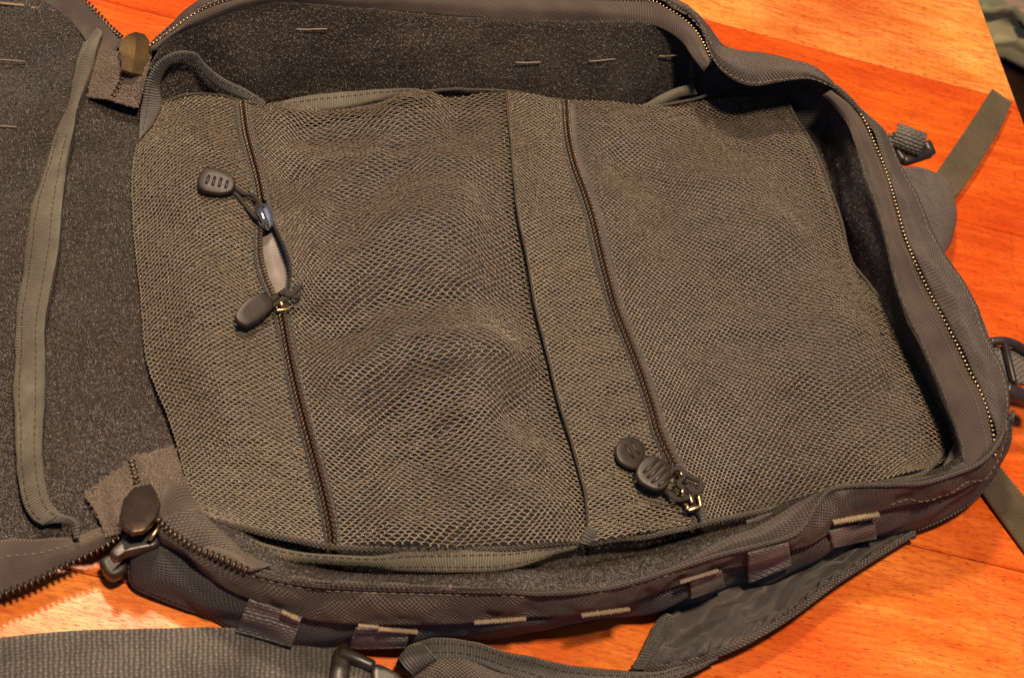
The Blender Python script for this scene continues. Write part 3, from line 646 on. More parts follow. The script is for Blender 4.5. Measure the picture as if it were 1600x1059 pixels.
# --- mesh pockets
PA = [[(233, 172, 2.4), (217, 215, 2.5), (206, 270, 2.2), (207, 340, 2.2), (212, 400, 2.2), (218, 450, 2.2), (222, 500, 2.2), (228, 560, 2.2), (245, 610, 2.2), (262, 650, 2.2), (278, 700, 2.5), (290, 745, 2.8), (305, 785, 2.9), (338, 815, 3.0)],
      [(295, 148, 3.0), (297, 250, 3.8), (305, 350, 4.0), (320, 480, 4.0), (345, 600, 3.9), (370, 700, 3.7), (400, 780, 3.3), (425, 836, 3.1)],
      [(373, 157, 3.4), (380, 210, 3.8), (398, 275, 4.1), (405, 330, 4.2), (404, 365, 4.2), (404, 400, 4.2), (411, 432, 4.2), (424, 462, 4.2), (436, 500, 4.2), (448, 560, 4.1), (458, 610, 4.0), (472, 665, 3.9), (488, 725, 3.7), (502, 780, 3.5), (512, 830, 3.2), (513, 852, 3.1)]]
ZB = [(384, 158, 3.4), (390, 210, 3.8), (408, 275, 4.1), (419, 330, 4.3), (432, 360, 4.5), (447, 390, 4.75), (454, 420, 4.75), (451, 450, 4.5), (445, 480, 4.2), (448, 505, 4.2), (458, 560, 4.1), (470, 610, 4.0), (484, 665, 3.9), (500, 725, 3.7), (514, 780, 3.5), (524, 830, 3.2), (525, 854, 3.1)]
SEAM = [(790, 143, 3.7), (797, 220, 4.0), (806, 320, 4.0), (822, 400, 3.5), (836, 480, 3.2), (856, 560, 3.1), (876, 640, 3.1), (898, 710, 3.2), (914, 780, 3.3), (918, 848, 3.1)]
PB = [ZB, [(470, 175, 3.6), (490, 260, 4.6), (510, 340, 5), (540, 450, 5), (570, 550, 4.8), (600, 650, 4.4), (640, 760, 3.9), (670, 857, 3.2)], [(640, 146, 3.6), (650, 230, 4.4), (670, 340, 5), (700, 450, 5.2), (740, 560, 4.9), (770, 660, 4.5), (800, 770, 3.8), (820, 853, 3.2)], SEAM]
ZC = [(878, 157, 3.7), (882, 212, 4.1), (893, 260, 4.3), (908, 300, 4.4), (922, 345, 4.4), (932, 390, 4.4), (945, 440, 4.3), (957, 482, 4.2), (975, 528, 4.1), (994, 578, 4.0), (1012, 632, 3.9), (1024, 675, 3.8), (1042, 715, 3.7), (1060, 750, 3.6), (1078, 790, 3.5), (1090, 820, 3.3)]
PC = [[(x + 3, y, z + .30 + .45 * math.sin(math.pi * min(1, max(0, (y - 143) / 705)))) for x, y, z in SEAM], [((a[0] + b[0]) / 2, (a[1] + b[1]) / 2, 4.45 - .8 * (i / 9) ** 2) for i, (a, b) in enumerate(zip(SEAM, [ZC[round(j * 15 / 9)] for j in range(10)]))], ZC]
ZD = [(890, 157, 3.7), (894, 212, 4.1), (905, 260, 4.3), (920, 300, 4.4), (934, 345, 4.4), (945, 390, 4.4), (957, 440, 4.3), (969, 482, 4.2), (987, 528, 4.1), (1006, 578, 4.0), (1024, 632, 3.9), (1036, 675, 3.8), (1054, 715, 3.7), (1072, 750, 3.6), (1088, 785, 3.5), (1098, 818, 3.3)]
PD = [ZD, [(1000, 168, 3.8), (1020, 260, 4.6), (1045, 360, 4.9), (1075, 460, 4.9), (1110, 560, 4.8), (1140, 650, 4.5), (1170, 730, 4.0), (1195, 797, 3.3)], [(1110, 150, 3.6), (1140, 240, 4.3), (1175, 340, 4.8), (1210, 440, 4.8), (1250, 540, 4.7), (1290, 630, 4.4), (1330, 700, 4.0), (1350, 757, 3.4)],
      [(1225, 146, 3.4), (1240, 178, 3.5), (1273, 233, 3.6), (1299, 300, 3.6), (1315, 350, 3.6), (1331, 408, 3.6), (1362, 450, 3.6), (1414, 514, 3.6), (1449, 574, 3.6), (1477, 625, 3.6), (1499, 682, 3.5), (1486, 710, 3.4), (1455, 732, 3.4)]]

def net(g, parent, pitch=.0027, cell=.0031, r=.00050, seed=1, name='mesh_fabric', flat=.75, amp=.40):
    """knitted netting: zigzag yarns that meet their neighbours at every other turn"""
    R = np.random.default_rng(seed); W_ = g.v[-1]; L = g.u[-1]
    n = int(W_ / pitch); nc = int(L / cell); ph_ = np.array([0, .34, .5, .84]); a = (np.arange(nc)[:, None] + ph_[None]).ravel() / nc
    offs = np.tile(np.array([1, 1, -1, -1.]), nc); m_ = len(a)
    i = np.arange(n + 1)[:, None]; b = (i + amp * offs[None] * np.where(i % 2, -1, 1) + R.normal(size=(n + 1, m_)) * .018) / n
    aa = np.broadcast_to(a, b.shape) + R.normal(size=b.shape) * .018 / nc
    p, nn = g.at(np.clip(aa, 0, 1), np.clip(b, 0, 1)); p = p + nn * (R.normal(size=(n + 1, m_, 1)) * .00018)
    t = np.gradient(p, axis=1); t /= np.linalg.norm(t, axis=2, keepdims=True) + 1e-12; sd = np.cross(nn, t); sd /= np.linalg.norm(sd, axis=2, keepdims=True) + 1e-12
    v = np.stack([p + sd * r, p + nn * r * flat, p - sd * r, p - nn * r * flat], axis=2)       # n+1,m,4,3
    idx = np.arange((n + 1) * m_ * 4).reshape(n + 1, m_, 4); q = []
    for k in range(4):
        k2 = (k + 1) % 4; q.append(np.stack([idx[:, :-1, k], idx[:, 1:, k], idx[:, 1:, k2], idx[:, :-1, k2]], -1).reshape(-1, 4))
    return MB().add(v.reshape(-1, 3), np.concatenate(q)).build(name, YARN, parent, True, 'stuff')

pocket_l = bpy.data.objects.new('mesh_pocket', None); COL.objects.link(pocket_l); pocket_l.parent = bag; pocket_l['label'] = 'left mesh pocket with a partly open zipper'
pocket_r = bpy.data.objects.new('mesh_pocket', None); COL.objects.link(pocket_r); pocket_r.parent = bag; pocket_r['label'] = 'right mesh pocket with a closed zipper'
def fold(g, amp, wave, d, seed, keep):
    M = g.p.shape[0]; e = np.minimum(np.minimum(np.arange(M)[:, None], M - 1 - np.arange(M)[:, None]) / (M * keep), 1)
    q = np.sin((g.p[..., 0] * d[0] + g.p[..., 1] * d[1]) / wave * 2 * np.pi + 1.3 * wob(g.p, .16, seed, 1))
    g.p = g.p + g.n * (q * amp * e)[..., None]; g.norm()
gA = loft(PA, 120, 30); gA.disp(.0014, .05, 81, 2, keep=.2); gB = loft(PB, 120, 60); gB.disp(.0042, .075, 82, 2, keep=.2); gB.disp(.0011, .032, 182, 2, keep=.2); fold(gB, .0040, .080, (.72, -.69), 5, .2)
gC = loft(PC, 120, 20); gC.disp(.0010, .04, 83, 2, keep=.25); gD = loft(PD, 120, 70); gD.disp(.0034, .085, 84, 2, keep=.2); gD.disp(.0009, .035, 184, 2, keep=.2); fold(gD, .0030, .11, (.5, .86), 6, .2)
net(gA, pocket_l, .0018, .0025, .00046, 1); net(gA.lift(-.0010), pocket_l, .0017, .0020, .00044, 11)
net(gB, pocket_l, .0020, .0030, .00044, 2)
net(gC, pocket_r, .0018, .0024, .00046, 3); net(gC.lift(-.0010), pocket_r, .0017, .0028, .00044, 5)
net(gD, pocket_r, .0018, .0027, .00041, 4)
bk_ = loft(PB, 60, 24); bk_.p = bk_.p - np.array([0, 0, .0135]); MB().grid(bk_.norm(), .001).build('pocket_dark_back', CORD, pocket_l)  # dark back sheets added under both nets so the holes read dark
bk_ = loft(PD, 60, 24); bk_.p = bk_.p - np.array([0, 0, .0135]); MB().grid(bk_.norm(), .001).build('pocket_dark_back', CORD, pocket_r)
# what the open zip shows
g = loft([[(392, 330, 3.3), (394, 380, 3.4), (400, 430, 3.4), (415, 480, 3.3)], [(425, 325, 3.6), (430, 380, 3.9), (436, 430, 3.9), (440, 480, 3.6)], [(470, 330, 3.4), (480, 380, 3.5), (484, 430, 3.5), (475, 480, 3.4)]], 40, 24); g.disp(.001, .02, 85, 1); MB().grid(g, .001).build('pocket_lining', PALE, pocket_l)
# edge cords of the panel
def edge(pts, parent, r=.0011, mat=CORDB, name='edge_binding', flat=.7):
    mb = MB(); c = curve3(pts, None, .003); c = c + wob(c, .02, 5)[:, None] * np.array([0, 0, .0006]); mb.tube(c, r, 7, flat); return mb.build(name, mat, parent)
edge([(233, 172, 2.5), (265, 156, 2.8), (304, 147, 3.1), (344, 149, 3.3), (376, 157, 3.5), (426, 167, 3.6), (470, 175, 3.6), (519, 171, 3.7), (585, 157, 3.7), (640, 145, 3.7), (717, 139, 3.7), (790, 143, 3.75)], pocket_l, .0009)
edge([(790, 143, 3.8), (853, 153, 3.8), (887, 158, 3.8), (919, 165, 3.8), (972, 168, 3.9), (1038, 164, 3.8), (1091, 153, 3.7), (1130, 143, 3.6), (1225, 146, 3.45)], pocket_r, .0009)
edge([(338, 815, 3.0), (386, 826, 3.15), (425, 836, 3.2), (479, 847, 3.2), (520, 854, 3.2), (598, 858, 3.25), (670, 858, 3.3), (786, 857, 3.3), (839, 851, 3.3), (890, 846, 3.2), (920, 849, 3.2)], pocket_l, .0016)
edge([(920, 849, 3.2), (960, 842, 3.3), (1013, 838, 3.4), (1066, 826, 3.4), (1098, 818, 3.4), (1150, 806, 3.4), (1195, 797, 3.4), (1250, 780, 3.4), (1312, 765, 3.5), (1365, 756, 3.5), (1431, 744, 3.5), (1458, 726, 3.5), (1484, 690, 3.6)], pocket_r, .0014)
edge([(1225, 146, 3.45), (1240, 178, 3.55), (1273, 233, 3.65), (1299, 300, 3.65), (1315, 350, 3.65), (1331, 408, 3.65), (1362, 450, 3.65), (1414, 514, 3.65), (1449, 574, 3.65), (1477, 625, 3.65), (1499, 684, 3.6)], pocket_r, .0010)
edge([(791, 146, 3.85)] + [(x + 2, y, z + .26 + .45 * math.sin(math.pi * min(1, max(0, (y - 143) / 705)))) for x, y, z in SEAM[1:]], pocket_r, .0009, CORDB, 'seam_binding', .6)

# --- pocket zips
def pocket_zip(left, right, closed, name, label):
    z = bpy.data.objects.new(name, None); COL.objects.link(z); z.parent = bag; z['label'] = label
    return z
pz1 = pocket_zip(None, None, None, 'pocket_zipper', 'left pocket zipper with two sliders and a gap between them'); pz2 = pocket_zip(None, None, None, 'pocket_zipper', 'right pocket zipper closed down to its brass slider')
def tape(pts, wpx, dz, parent, mat=TWILL, name='zipper_tape'):
    """narrow tape that runs beside the coil"""
    a = [(x - wpx, y + wpx * .25, z + dz) for x, y, z in pts]; b = [(x + wpx, y - wpx * .25, z + dz) for x, y, z in pts]
    g = loft([a, [(x, y, z + dz + .06) for x, y, z in pts], b], 160, 6, paired=True); o = MB().grid(g, .0008).build(name, mat, parent); seam(g, .5, o, .01, .99, length=.0018, gap=.0012, r=.00016); return o
Lz = PA[2]; 
tape([(x - 3, y, z) for x, y, z in Lz], 5, .03, pz1, CORD); tape([(x + 3, y, z) for x, y, z in ZB], 5, .03, pz1, CORD)
z1a = [(379, 158, 3.55), (386, 210, 3.95), (403, 275, 4.25), (411, 318, 4.35)]; z1b = [(440, 482, 4.35), (442, 500, 4.35), (453, 560, 4.25), (464, 610, 4.15), (478, 665, 4.05), (494, 725, 3.85), (508, 780, 3.65), (518, 830, 3.35), (519, 850, 3.2)]
for c in (z1a, z1b): teeth(curve3([(x, y, z + .10) for x, y, z in c], 120), pz1, COIL, .0023, (.00175, .00066, .0013), two=.00105)
gapl = [(409, 345, 4.4), (407, 370, 4.4), (408, 400, 4.4), (416, 432, 4.4), (428, 460, 4.4)]; gapr = [(424, 345, 4.5), (434, 365, 4.7), (446, 393, 4.9), (452, 420, 4.9), (449, 448, 4.7), (442, 464, 4.5)]
teeth(curve3(gapl, 60), pz1, COIL, .0018, (.0006, .0014, .0009)); teeth(curve3(gapr, 60), pz1, CORDM, .0017, (.0006, .0009, .0006))
tape([(x - 3, y, z) for x, y, z in ZC], 5, .03, pz2, CORD); tape([(x + 4, y, z) for x, y, z in ZD], 5.5, .06, pz2, BINDG)
z2 = [((a[0] + b[0]) / 2, (a[1] + b[1]) / 2, a[2] + .16) for a, b in zip(ZC, ZD)]
teeth(curve3([(x, y, z + .10) for x, y, z in z2[:-1]], 260), pz2, COIL, .0023, (.00175, .00066, .0013), two=.00105)

def pull(outline, z0, h, parent, ribs, tx=0, ty=0, back=True):
    mb = MB(); mb.pad(outline, z0, h, .10, tx, ty, 56); o = np.array(outline, float); c = o.mean(0)
    if back: mb.pad([((x - c[0]) * .97 + c[0] - 1, (y - c[1]) * .97 + c[1] + 5) for x, y in outline], z0 - h * .55, h * .5, .08, tx, ty, 48)
    for a, b in ribs:
        za = z0 + h + (a[0] - c[0]) * tx / 100 + (a[1] - c[1]) * ty / 100; zb = z0 + h + (b[0] - c[0]) * tx / 100 + (b[1] - c[1]) * ty / 100
        mb.tube(np.array([P(*a, za - .02), P((a[0] + b[0]) / 2, (a[1] + b[1]) / 2, (za + zb) / 2 + .01), P(*b, zb - .02)]), .0008, 7, .6)
    return mb.build('pull_tab', RUB, parent)
pull([(309, 279), (315, 266), (325, 260), (345, 264), (362, 272), (368, 284), (364, 296), (350, 301), (336, 301), (318, 297), (310, 290)], 4.55, .32, pz1, [((327, 274), (322, 288)), ((336, 276), (332, 291)), ((346, 278), (342, 293)), ((356, 282), (352, 295))], .3, -.6)
pull([(369, 487), (378, 474), (392, 462), (408, 456), (420, 459), (427, 468), (426, 479), (414, 492), (400, 502), (386, 508), (373, 503), (367, 495)], 4.7, .34, pz1, [], -.5, -.9)
pull([(962, 705), (966, 690), (978, 681), (992, 682), (1006, 692), (1009, 706), (1004, 718), (996, 731), (982, 729), (968, 720)], 4.15, .30, pz2, [((976, 694), (990, 716)), ((985, 689), (999, 710))], -.3, -.4)
pull([(994, 735), (1000, 721), (1012, 711), (1026, 711), (1042, 721), (1049, 735), (1048, 750), (1040, 761), (1026, 764), (1008, 757), (997, 747)], 4.5, .34, pz2, [((1005, 739), (1028, 718)), ((1011, 747), (1036, 725)), ((1018, 755), (1042, 733)), ((1028, 760), (1046, 744))], .2, -.3)
def cordpart(pts, parent, r=.0011, name='pull_cord'):
    mb = MB(); c = curve3(pts, 40); mb.tube(c, r, 8); return mb.build(name, CORDM, parent)
cordpart([(358, 296, 4.5), (372, 307, 4.4), (384, 322, 4.4), (398, 338, 4.6), (408, 344, 4.9)], pz1); cordpart([(362, 290, 4.5), (380, 302, 4.5), (394, 305, 4.6), (404, 314, 4.9), (411, 324, 5.0)], pz1)
cordpart([(424, 470, 4.8), (434, 462, 4.9), (443, 458, 5.1), (452, 462, 5.2), (460, 456, 5.2), (470, 446, 5.2)], pz1, .0014); cordpart([(428, 478, 4.8), (440, 470, 5.0), (450, 464, 5.1), (446, 454, 5.2), (438, 460, 5.2)], pz1, .0013); cordpart([(455, 462, 5.2), (463, 464, 5.15), (472, 458, 5.2)], pz1, .0008)
cordpart([(1044, 745, 4.6), (1052, 733, 4.5), (1064, 734, 4.6), (1068, 745, 4.6), (1060, 756, 4.6), (1072, 766, 4.5), (1082, 770, 4.5)], pz2, .0013); cordpart([(1036, 760, 4.3), (1046, 772, 4.2), (1058, 780, 4.2), (1072, 778, 4.3), (1084, 772, 4.5)], pz2, .0013); cordpart([(1066, 738, 4.6), (1080, 746, 4.5), (1094, 752, 4.4), (1094, 764, 4.4), (1084, 770, 4.5), (1072, 758, 4.7)], pz2, .0014)
# sliders
mb = MB(); mb.pad([(400, 322), (408, 316), (419, 320), (426, 334), (427, 350), (418, 356), (407, 350), (401, 338)], 4.35, .28, .09); mb.build('slider_body', CHROME, pz1)
mb = MB(); mb.tube(curve3([(403, 322, 4.75), (407, 330, 5.1), (412, 342, 5.1), (416, 352, 4.75)], 16), .0017, 8, 1.0); mb.build('slider_bridge', CHROME, pz1)
mb = MB(); mb.pad([(430, 466), (440, 463), (449, 468), (451, 478), (446, 487), (434, 486), (429, 476)], 4.3, .26, .08); mb.build('slider_body', BRASS, pz1)
mb = MB(); mb.bar(P(432, 485, 4.75), P(454, 482, 4.75), .0012, .0012); mb.tube(curve3([(436, 470, 4.7), (440, 475, 5.0), (444, 481, 4.7)], 10), .0013, 7); mb.build('slider_bridge', BRASS, pz1)
mb = MB(); mb.pad([(1063, 765), (1074, 760), (1088, 768), (1096, 780), (1096, 792), (1084, 798), (1072, 792), (1064, 778)], 3.75, .25, .08); mb.build('slider_body', BRONZED, pz2)
mb = MB()
for a, b in (((1075, 797), (1094, 791)), ((1095, 792), (1092, 774)), ((1082, 786), (1078, 772)), ((1073, 797), (1075, 790))): mb.bar(P(*a, 4.35), P(*b, 4.45), .0018, .0016)
mb.build('slider_bridge', BRASS, pz2)
mb = MB(); mb.bar(P(1063, 738, 4.8), P(1066, 742, 4.8), .0014, .0012); mb.bar(P(1068, 763, 4.7), P(1066, 770, 4.7), .0016, .0012); mb.build('slider_ring', BRASS, pz2)

# --- binding tapes along the panel's hems
def strip(a, b, mat, parent, name='binding_tape', bulge=.1, th=.0012, N=110, M=8, st=(.25, .75), seed=9, disp=.0006):
    mid = [((p[0] + q[0]) / 2, (p[1] + q[1]) / 2, (p[2] + q[2]) / 2 + bulge) for p, q in zip(a, b)]
    g = loft([a, mid, b], N, M, paired=True); g.disp(disp, .03, seed, 2); o = MB().grid(g, th).build(name, mat, parent)
    for s in st: seam(g, s, o, .02, .98, length=.0022, gap=.0014, r=.00018, mat=CORDM)
    return g, o
strip([(345, 826, 3.3), (413, 848, 3.3), (466, 861, 3.3), (519, 866, 3.3), (585, 868, 3.3), (638, 861, 3.35), (720, 859, 3.35), (790, 858, 3.3), (850, 853, 3.2), (905, 849, 3.1)],
      [(352, 842, 2.9), (418, 875, 2.9), (479, 881, 2.9), (532, 883, 2.9), (600, 889, 2.9), (651, 893, 2.95), (720, 894, 2.95), (788, 890, 2.9), (840, 877, 2.9), (900, 860, 2.9)], BIND, pocket_l, seed=91)
strip([(424, 162, 3.4), (470, 152, 3.5), (528, 144, 3.5), (600, 139, 3.5), (656, 138, 3.5)], [(432, 172, 3.2), (470, 177, 3.3), (528, 172, 3.3), (600, 158, 3.3), (656, 146, 3.4)], BIND, pocket_l, st=(.3,), seed=92)
strip([(1006, 165, 3.5), (1034, 148, 3.8), (1058, 137, 4.0), (1082, 131, 4.0)], [(1022, 170, 3.3), (1045, 160, 3.5), (1068, 152, 3.6), (1090, 148, 3.6)], BIND, pocket_r, st=(), seed=93)
strip([(905, 848, 3.3), (912, 828, 3.6), (922, 820, 3.7)], [(921, 852, 3.2), (932, 842, 3.4), (940, 840, 3.3)], BINDG, pocket_r, st=(), N=20, seed=94)
strip([(1165, 812, 4.3), (1200, 800, 4.4), (1240, 788, 4.5)], [(1172, 824, 4.5), (1205, 812, 4.7), (1240, 796, 4.8)], BINDG, pocket_r, st=(), N=30, seed=95)
strip([(1425, 756, 4.6), (1455, 738, 4.6), (1480, 712, 4.5), (1490, 694, 4.3)], [(1440, 766, 4.8), (1475, 748, 4.9), (1500, 724, 4.8), (1506, 702, 4.5)], LINER, pocket_r, st=(), N=40, seed=96, disp=.002)
# raised binding at the pocket's top left corner
strip([(216, 222, 2.6), (221, 166, 2.9), (229, 132, 3.8), (245, 100, 4.8), (264, 86, 5.3), (286, 80, 5.4), (308, 85, 5.3), (318, 98, 5.0), (345, 121, 4.4), (385, 140, 3.9), (416, 160, 3.5)],
      [(238, 196, 2.7), (252, 166, 2.9), (250, 135, 3.5), (258, 110, 4.3), (270, 97, 4.8), (286, 92, 4.9), (302, 96, 4.8), (312, 110, 4.5), (336, 134, 3.9), (376, 152, 3.6), (410, 168, 3.2)], BINDG, pocket_l, bulge=.05, st=(.3,), seed=97, disp=.001)
# dashes of thread on the lining
for a, b in (((463, 46), (511, 46)), ((806, 98), (845, 98)), ((921, 96), (961, 93)), ((1030, 88), (1060, 87))):
    mb = MB(); t = np.linspace(0, 1, 16); z = np.linspace(zon(FARG, *a), zon(FARG, *b), 16) + .09
    c = np.array([P(a[0] + (b[0] - a[0]) * k, a[1] + (b[1] - a[1]) * k + .4 * math.sin(k * 5), zz) for k, zz in zip(t, z)]); mb.tube(c, .0004, 6); mb.build('thread_tack', THREAD, bag)

# --- webbing loops and bar tacks on the near wall
_w = np.concatenate([UPG.p.reshape(-1, 3), LOG.p.reshape(-1, 3)]); _x, _y, _d = proj(_w)
def zwall(px, py):
    """height of the near wall's skin behind a spot of the picture"""
    r2 = (_x - px) ** 2 + (_y - py) ** 2; k = np.argsort(r2)[:14]; k = k[r2[k] < max(r2[k[0]] * 4, 60)]
    return _w[k, 2].max() * 100 if len(k) else 2.0
def loop(quad, mat=WEBL, name='webbing_loop', bulge=.08, base=.03):
    a, b, c, d = [np.array(q, float) for q in quad]; n = 20; rows = []
    zs = np.zeros((n, n)); px = np.zeros((n, n, 2))
    for i, t in enumerate(np.linspace(0, 1, n)):
        for j, u in enumerate(np.linspace(0, 1, n)):
            px[i, j] = (a * (1 - t) + b * t) * (1 - u) + (d * (1 - t) + c * t) * u; zs[i, j] = zwall(*px[i, j])
    for _ in range(6):
        e = np.pad(zs, 1, mode='edge'); zs = (e[1:-1, 1:-1] * 2 + e[:-2, 1:-1] + e[2:, 1:-1] + e[1:-1, :-2] + e[1:-1, 2:]) / 6
    u = np.linspace(0, 1, n); zs = zs + base + bulge * np.sin(u * np.pi)[None, :] ** .6
    g = G(np.array([[P(*px[i, j], zs[i, j]) for j in range(n)] for i in range(n)]))
    if (g.n * (CAM * .01 - g.p)).sum() < 0: g.n = -g.n
    return MB().grid(g, .0020).build(name, mat, bag)
loop([(388, 938), (472, 963), (455, 1012), (368, 988)]); loop([(556, 982), (640, 986), (634, 1013), (545, 1014)])
loop([(1169, 860), (1232, 848), (1237, 884), (1170, 912)]); loop([(1297, 828), (1367, 814), (1370, 842), (1302, 856)])
loop([(1080, 905), (1128, 890), (1132, 918), (1080, 936)], WEBD)
def wtack(a, b, w, mat=TACK, off=.22):
    mb = MB(); t = np.linspace(0, 1, 48); z = np.array([zwall(a[0] + (b[0] - a[0]) * k, a[1] + (b[1] - a[1]) * k) for k in t]); z = np.polyval(np.polyfit(t, z, 1), t) + off
    c = np.array([P(a[0] + (b[0] - a[0]) * k, a[1] + (b[1] - a[1]) * k, zz) for k, zz in zip(t, z)]); c[:, 2] += rng.normal(size=48) * .00010
    mb.tube(c, w * .5 * (1 + .22 * np.sin(np.arange(48) * 2.1) + .08 * rng.normal(size=48)), 7, .7); return mb.build('bar_tack', mat, bag)
wtack((441, 955), (468, 968), .0022); wtack((560, 977), (592, 979), .0018, THREAD); wtack((592, 982), (652, 987), .0022)
wtack((741, 972), (822, 966), .0023); wtack((909, 961), (984, 951), .0023); wtack((1063, 909), (1122, 891), .0020, THREAD); wtack((1302, 816), (1373, 803), .0028)

# --- hip-belt wing, shoulder strap, buckles, loose straps
wing = bpy.data.objects.new('hip_wing', None); COL.objects.link(wing); wing.parent = bag
top = [(1045, 935, .6), (1113, 920, .8), (1200, 890, .8), (1291, 862, .8), (1370, 835, .8), (1420, 825, .9)]; bot = [(986, 1046, .5), (1066, 1037, 1.0), (1145, 1011, 1.5), (1225, 967, 1.6), (1318, 900, 1.4), (1428, 832, 1.0)]
mid1 = [(1024, 975, .9), (1092, 960, 1.0), (1170, 935, 1.0), (1255, 900, 1.0), (1345, 862, .9), (1424, 828, .9)]; mid2 = [(1005, 1012, .9), (1080, 1000, 1.4), (1160, 972, 1.3), (1242, 934, 1.2), (1332, 882, 1.1), (1426, 830, .9)]
g = loft([top, mid1, mid2, bot], 150, 44, paired=True); g.disp(.0042, .05, 101, 3, keep=.12)
tt = np.linspace(0, 1, 44)[:, None]; aa = g.u[None]; pl = np.exp(-((tt - .86) / .075) ** 2) * np.maximum(np.sin(aa / .0075 * 2 * np.pi + 2 * wob(g.p, .05, 3)), -.2) * .0022 + np.sin(np.pi * np.clip(tt / .8, 0, 1)) * np.sin((aa * 1.0 + tt * .05) / .055 * 2 * np.pi + 1.5 * wob(g.p, .06, 8)) * .0022
g.p = g.p + g.n * pl[..., None]; g.p[..., 2] = np.maximum(g.p[..., 2], .0035 + .15 * np.maximum(g.p[..., 2] - .0035, -.004)); g.norm(); MB().grid(g, .0012).build('wing_cloth', LINER, wing)
e1 = np.array(W3(bot)); mb = MB(); c = curve3(bot, 110); mb.tube(c + np.array([0, 0, .0004]), .0018, 8, .7); mb.build('edge_binding', CORDB, wing)
strip([(1036, 955, .95), (1024, 985, 1.0), (1006, 1016, 1.0), (988, 1044, .8)], [(1052, 962, .9), (1042, 990, .95), (1024, 1020, 1.05), (1006, 1046, .9)], BINDG, wing, st=(.5,), N=40, seed=102)

stp = bpy.data.objects.new('shoulder_strap', None); COL.objects.link(stp); stp.parent = bag
sa = [(618, 1036, 1.0), (630, 1018, 1.3), (655, 1002, 1.5), (690, 996, 1.6), (733, 1001, 1.6), (812, 1022, 1.5), (892, 1038, 1.3), (960, 1046, 1.1), (1013, 1049, 1.0), (1066, 1040, 1.05), (1119, 1024, 1.3)]
sb = [(640, 1056, 1.1), (652, 1042, 1.5), (668, 1032, 1.8), (692, 1028, 1.9), (733, 1031, 1.9), (795, 1053, 1.8), (870, 1076, 1.6), (945, 1080, 1.4), (1010, 1072, 1.3), (1072, 1055, 1.25), (1122, 1030, 1.35)]
g, o = strip(sa, sb, BINDG, stp, st=(.3, .7), N=140, seed=103, bulge=.15)
sc_ = [(x + 4, y + 70, max(z - .3, .6)) for x, y, z in sb[:9]]
g = loft([sb[:9], [((a[0] + b[0]) / 2, (a[1] + b[1]) / 2, 2.1) for a, b in zip(sb[:9], sc_)], sc_], 100, 20, paired=True); g.disp(.001, .03, 104, 2); MB().grid(g, .004).build('strap_pad', CORDB, stp)
strip([(622, 1030, 1.6), (640, 1010, 1.9), (660, 1006, 2.0)], [(645, 1055, 1.6), (662, 1042, 2.0), (682, 1028, 2.1)], BINDG, stp, 'binding_fold', .25, st=(), N=24, seed=105, disp=.0012)

# waist strap webbing
g = loft([[(-120, 1006, .35), (0, 995, .4), (106, 985, .45), (238, 981, .5), (362, 980, .55), (470, 990, .6), (528, 1002, .6)], [(-140, 1110, .35), (0, 1100, .4), (106, 1095, .45), (238, 1090, .5), (362, 1085, .55), (470, 1082, .6), (520, 1080, .6)]], 120, 24, paired=True); g.disp(.0006, .06, 111, 2)
MB().grid(g, .0018).build('waist_strap', WEB, bag)
bk = bpy.data.objects.new('ladder_lock_buckle', None); COL.objects.link(bk); bk.parent = bag
mb = MB(); mb.bar(P(536, 1016, 1.0), P(526, 1085, 1.0), .008, .006); mb.bar(P(531, 1018, 1.25), P(584, 1041, 1.4), .0045, .006); mb.bar(P(524, 1082, 1.2), P(590, 1092, 1.3), .0045, .006); mb.build('buckle_frame', BLACK, bk)
mb = MB(); mb.pad([(582, 1040), (590, 1035), (606, 1041), (626, 1053), (630, 1066), (612, 1085), (590, 1085), (582, 1062)], .5, 1.1, .15); mb.build('buckle_bar', BLACK, bk)
g = loft([[(545, 1026, .9), (565, 1036, 1.1), (588, 1044, 1.1)], [(538, 1080, .9), (560, 1083, 1.1), (585, 1085, 1.1)]], 20, 16); MB().grid(g, .0018).build('webbing_tail', WEB, bk)

# straps at the far right
st1 = bpy.data.objects.new('compression_strap', None); COL.objects.link(st1); st1.parent = bag
g = loft([[(1552, 138, .9), (1530, 172, .75), (1500, 216, .7), (1466, 266, .8), (1440, 300, 1.0)], [(1582, 160, .7), (1566, 195, .6), (1540, 240, .6), (1506, 292, .7), (1476, 325, .9)]], 60, 14, paired=True); g.disp(.0006, .05, 121, 1); MB().grid(g, .0018).build('webbing_tail', WEBO, st1)
g = loft([[(1408, 262, 3.6), (1428, 340, 3.4), (1455, 420, 3.0)], [(1440, 262, 3.5), (1458, 330, 3.3), (1470, 400, 2.9)], [(1470, 274, 2.9), (1484, 330, 2.7), (1481, 388, 2.4)], [(1486, 286, 2.2), (1495, 334, 2.0), (1488, 376, 1.8)], [(1484, 292, 1.0), (1493, 338, .8), (1484, 380, .8)]], 40, 30); MB().grid(g, .0018).build('webbing_loop', WEBD, st1)
rl = []
for a in np.linspace(-2.6, 2.4, 14): rl.append(a)
c0_, c1_ = P(1396, 210, 4.2), P(1440, 227, 4.2); ax = (c1_ - c0_) / np.linalg.norm(c1_ - c0_); s_ = np.cross(ax, [0, 0, 1.])
rows = [[c + (s_ * math.cos(a) + np.array([0, 0, 1.]) * math.sin(a)) * .0072 for a in rl] for c in np.linspace(c0_, c1_, 10)]
g = G(np.array(rows)); mdl = (c0_ + c1_) / 2
if (g.n * (g.p - mdl)).sum() < 0: g.n = -g.n
MB().grid(g, .0018).build('rolled_webbing', WEB, st1)
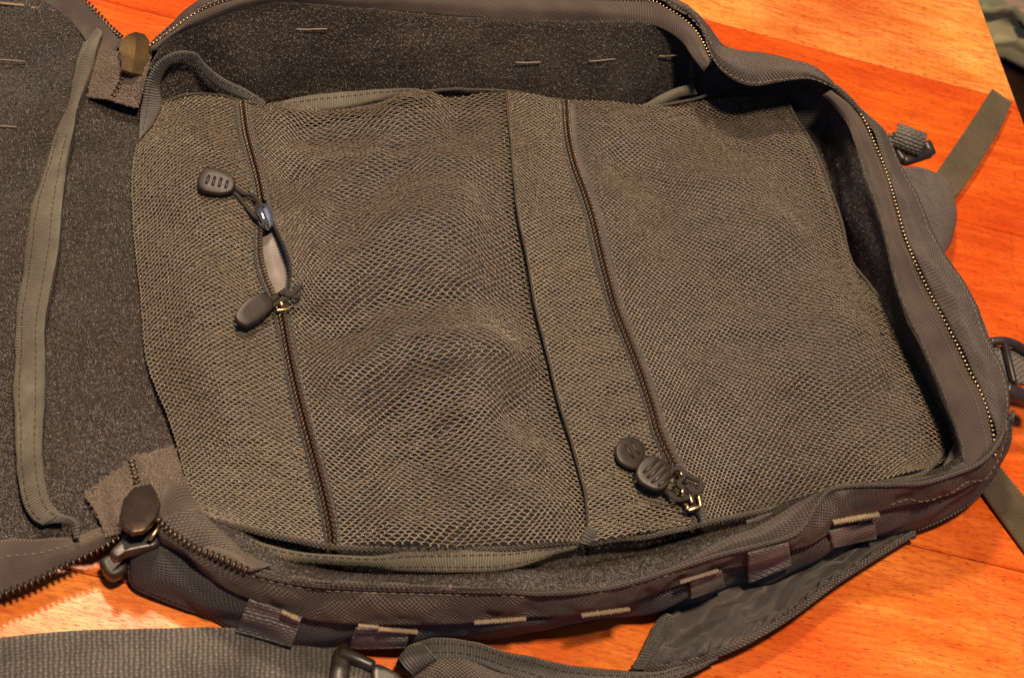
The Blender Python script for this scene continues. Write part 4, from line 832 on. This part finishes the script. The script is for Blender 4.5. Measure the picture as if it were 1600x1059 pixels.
mb = MB(); mb.bar(P(1388, 216, 3.6), P(1412, 252, 3.4), .005, .006); mb.bar(P(1410, 252, 3.4), P(1454, 238, 3.4), .006, .006); mb.bar(P(1446, 222, 3.6), P(1455, 243, 3.3), .006, .006); mb.build('buckle_frame', BLACK, st1)
g = loft([[(1385, 208, 3.7), (1398, 228, 3.7), (1412, 248, 3.5)], [(1436, 226, 3.7), (1444, 236, 3.6), (1452, 244, 3.4)]], 20, 14); MB().grid(g, .0018).build('webbing_tail', WEBO, st1)

st2 = bpy.data.objects.new('compression_strap', None); COL.objects.link(st2); st2.parent = bag
g = loft([[(1540, 540, 3.6), (1566, 541, 3.6), (1592, 548, 3.2), (1618, 566, 2.6)], [(1560, 596, 3.6), (1580, 597, 3.6), (1602, 600, 3.2), (1626, 612, 2.6)]], 30, 16, paired=True); MB().grid(g, .0018).build('webbing_loop', WEB, st2)
mb = MB(); mb.tube(curve3([(1546, 534, 3.9), (1570, 533, 4.0), (1592, 541, 3.7), (1612, 556, 3.1)], 20), .0024, 8); mb.tube(curve3([(1570, 606, 3.6), (1590, 616, 3.4), (1615, 628, 2.9)], 16), .0042, 8); mb.bar(P(1570, 538, 4.0), P(1584, 598, 4.0), .0028, .004); mb.build('buckle_frame', BLACK, st2)
g = loft([[(1505, 720, .9), (1534, 764, .6), (1560, 802, .45), (1606, 866, .35), (1660, 940, .3)], [(1545, 700, .9), (1563, 728, .6), (1590, 762, .45), (1640, 824, .35), (1695, 895, .3)]], 60, 14, paired=True); MB().grid(g, .0018).build('webbing_tail', WEBO, st2)

# webbing that sews the two side buckles to the bag's wall
def tab(a, b, reach, parent):
    p, q = P(*a), P(*b); d = cen - (p + q) / 2; d[2] = 0; d /= np.linalg.norm(d)
    rows = [[w + d * reach * t + np.array([0, 0, .004 * math.sin(t * 3.1)]) for t in np.linspace(-.05, 1, 14)] for w in (p, p * .5 + q * .5, q)]
    g = G(np.array(rows)); MB().grid(g, .0018).build('webbing_tab', WEBO, parent)
tab((1386, 209, 3.55), (1411, 250, 3.35), .045, st1); tab((1545, 541, 3.5), (1562, 595, 3.5), .042, st2)
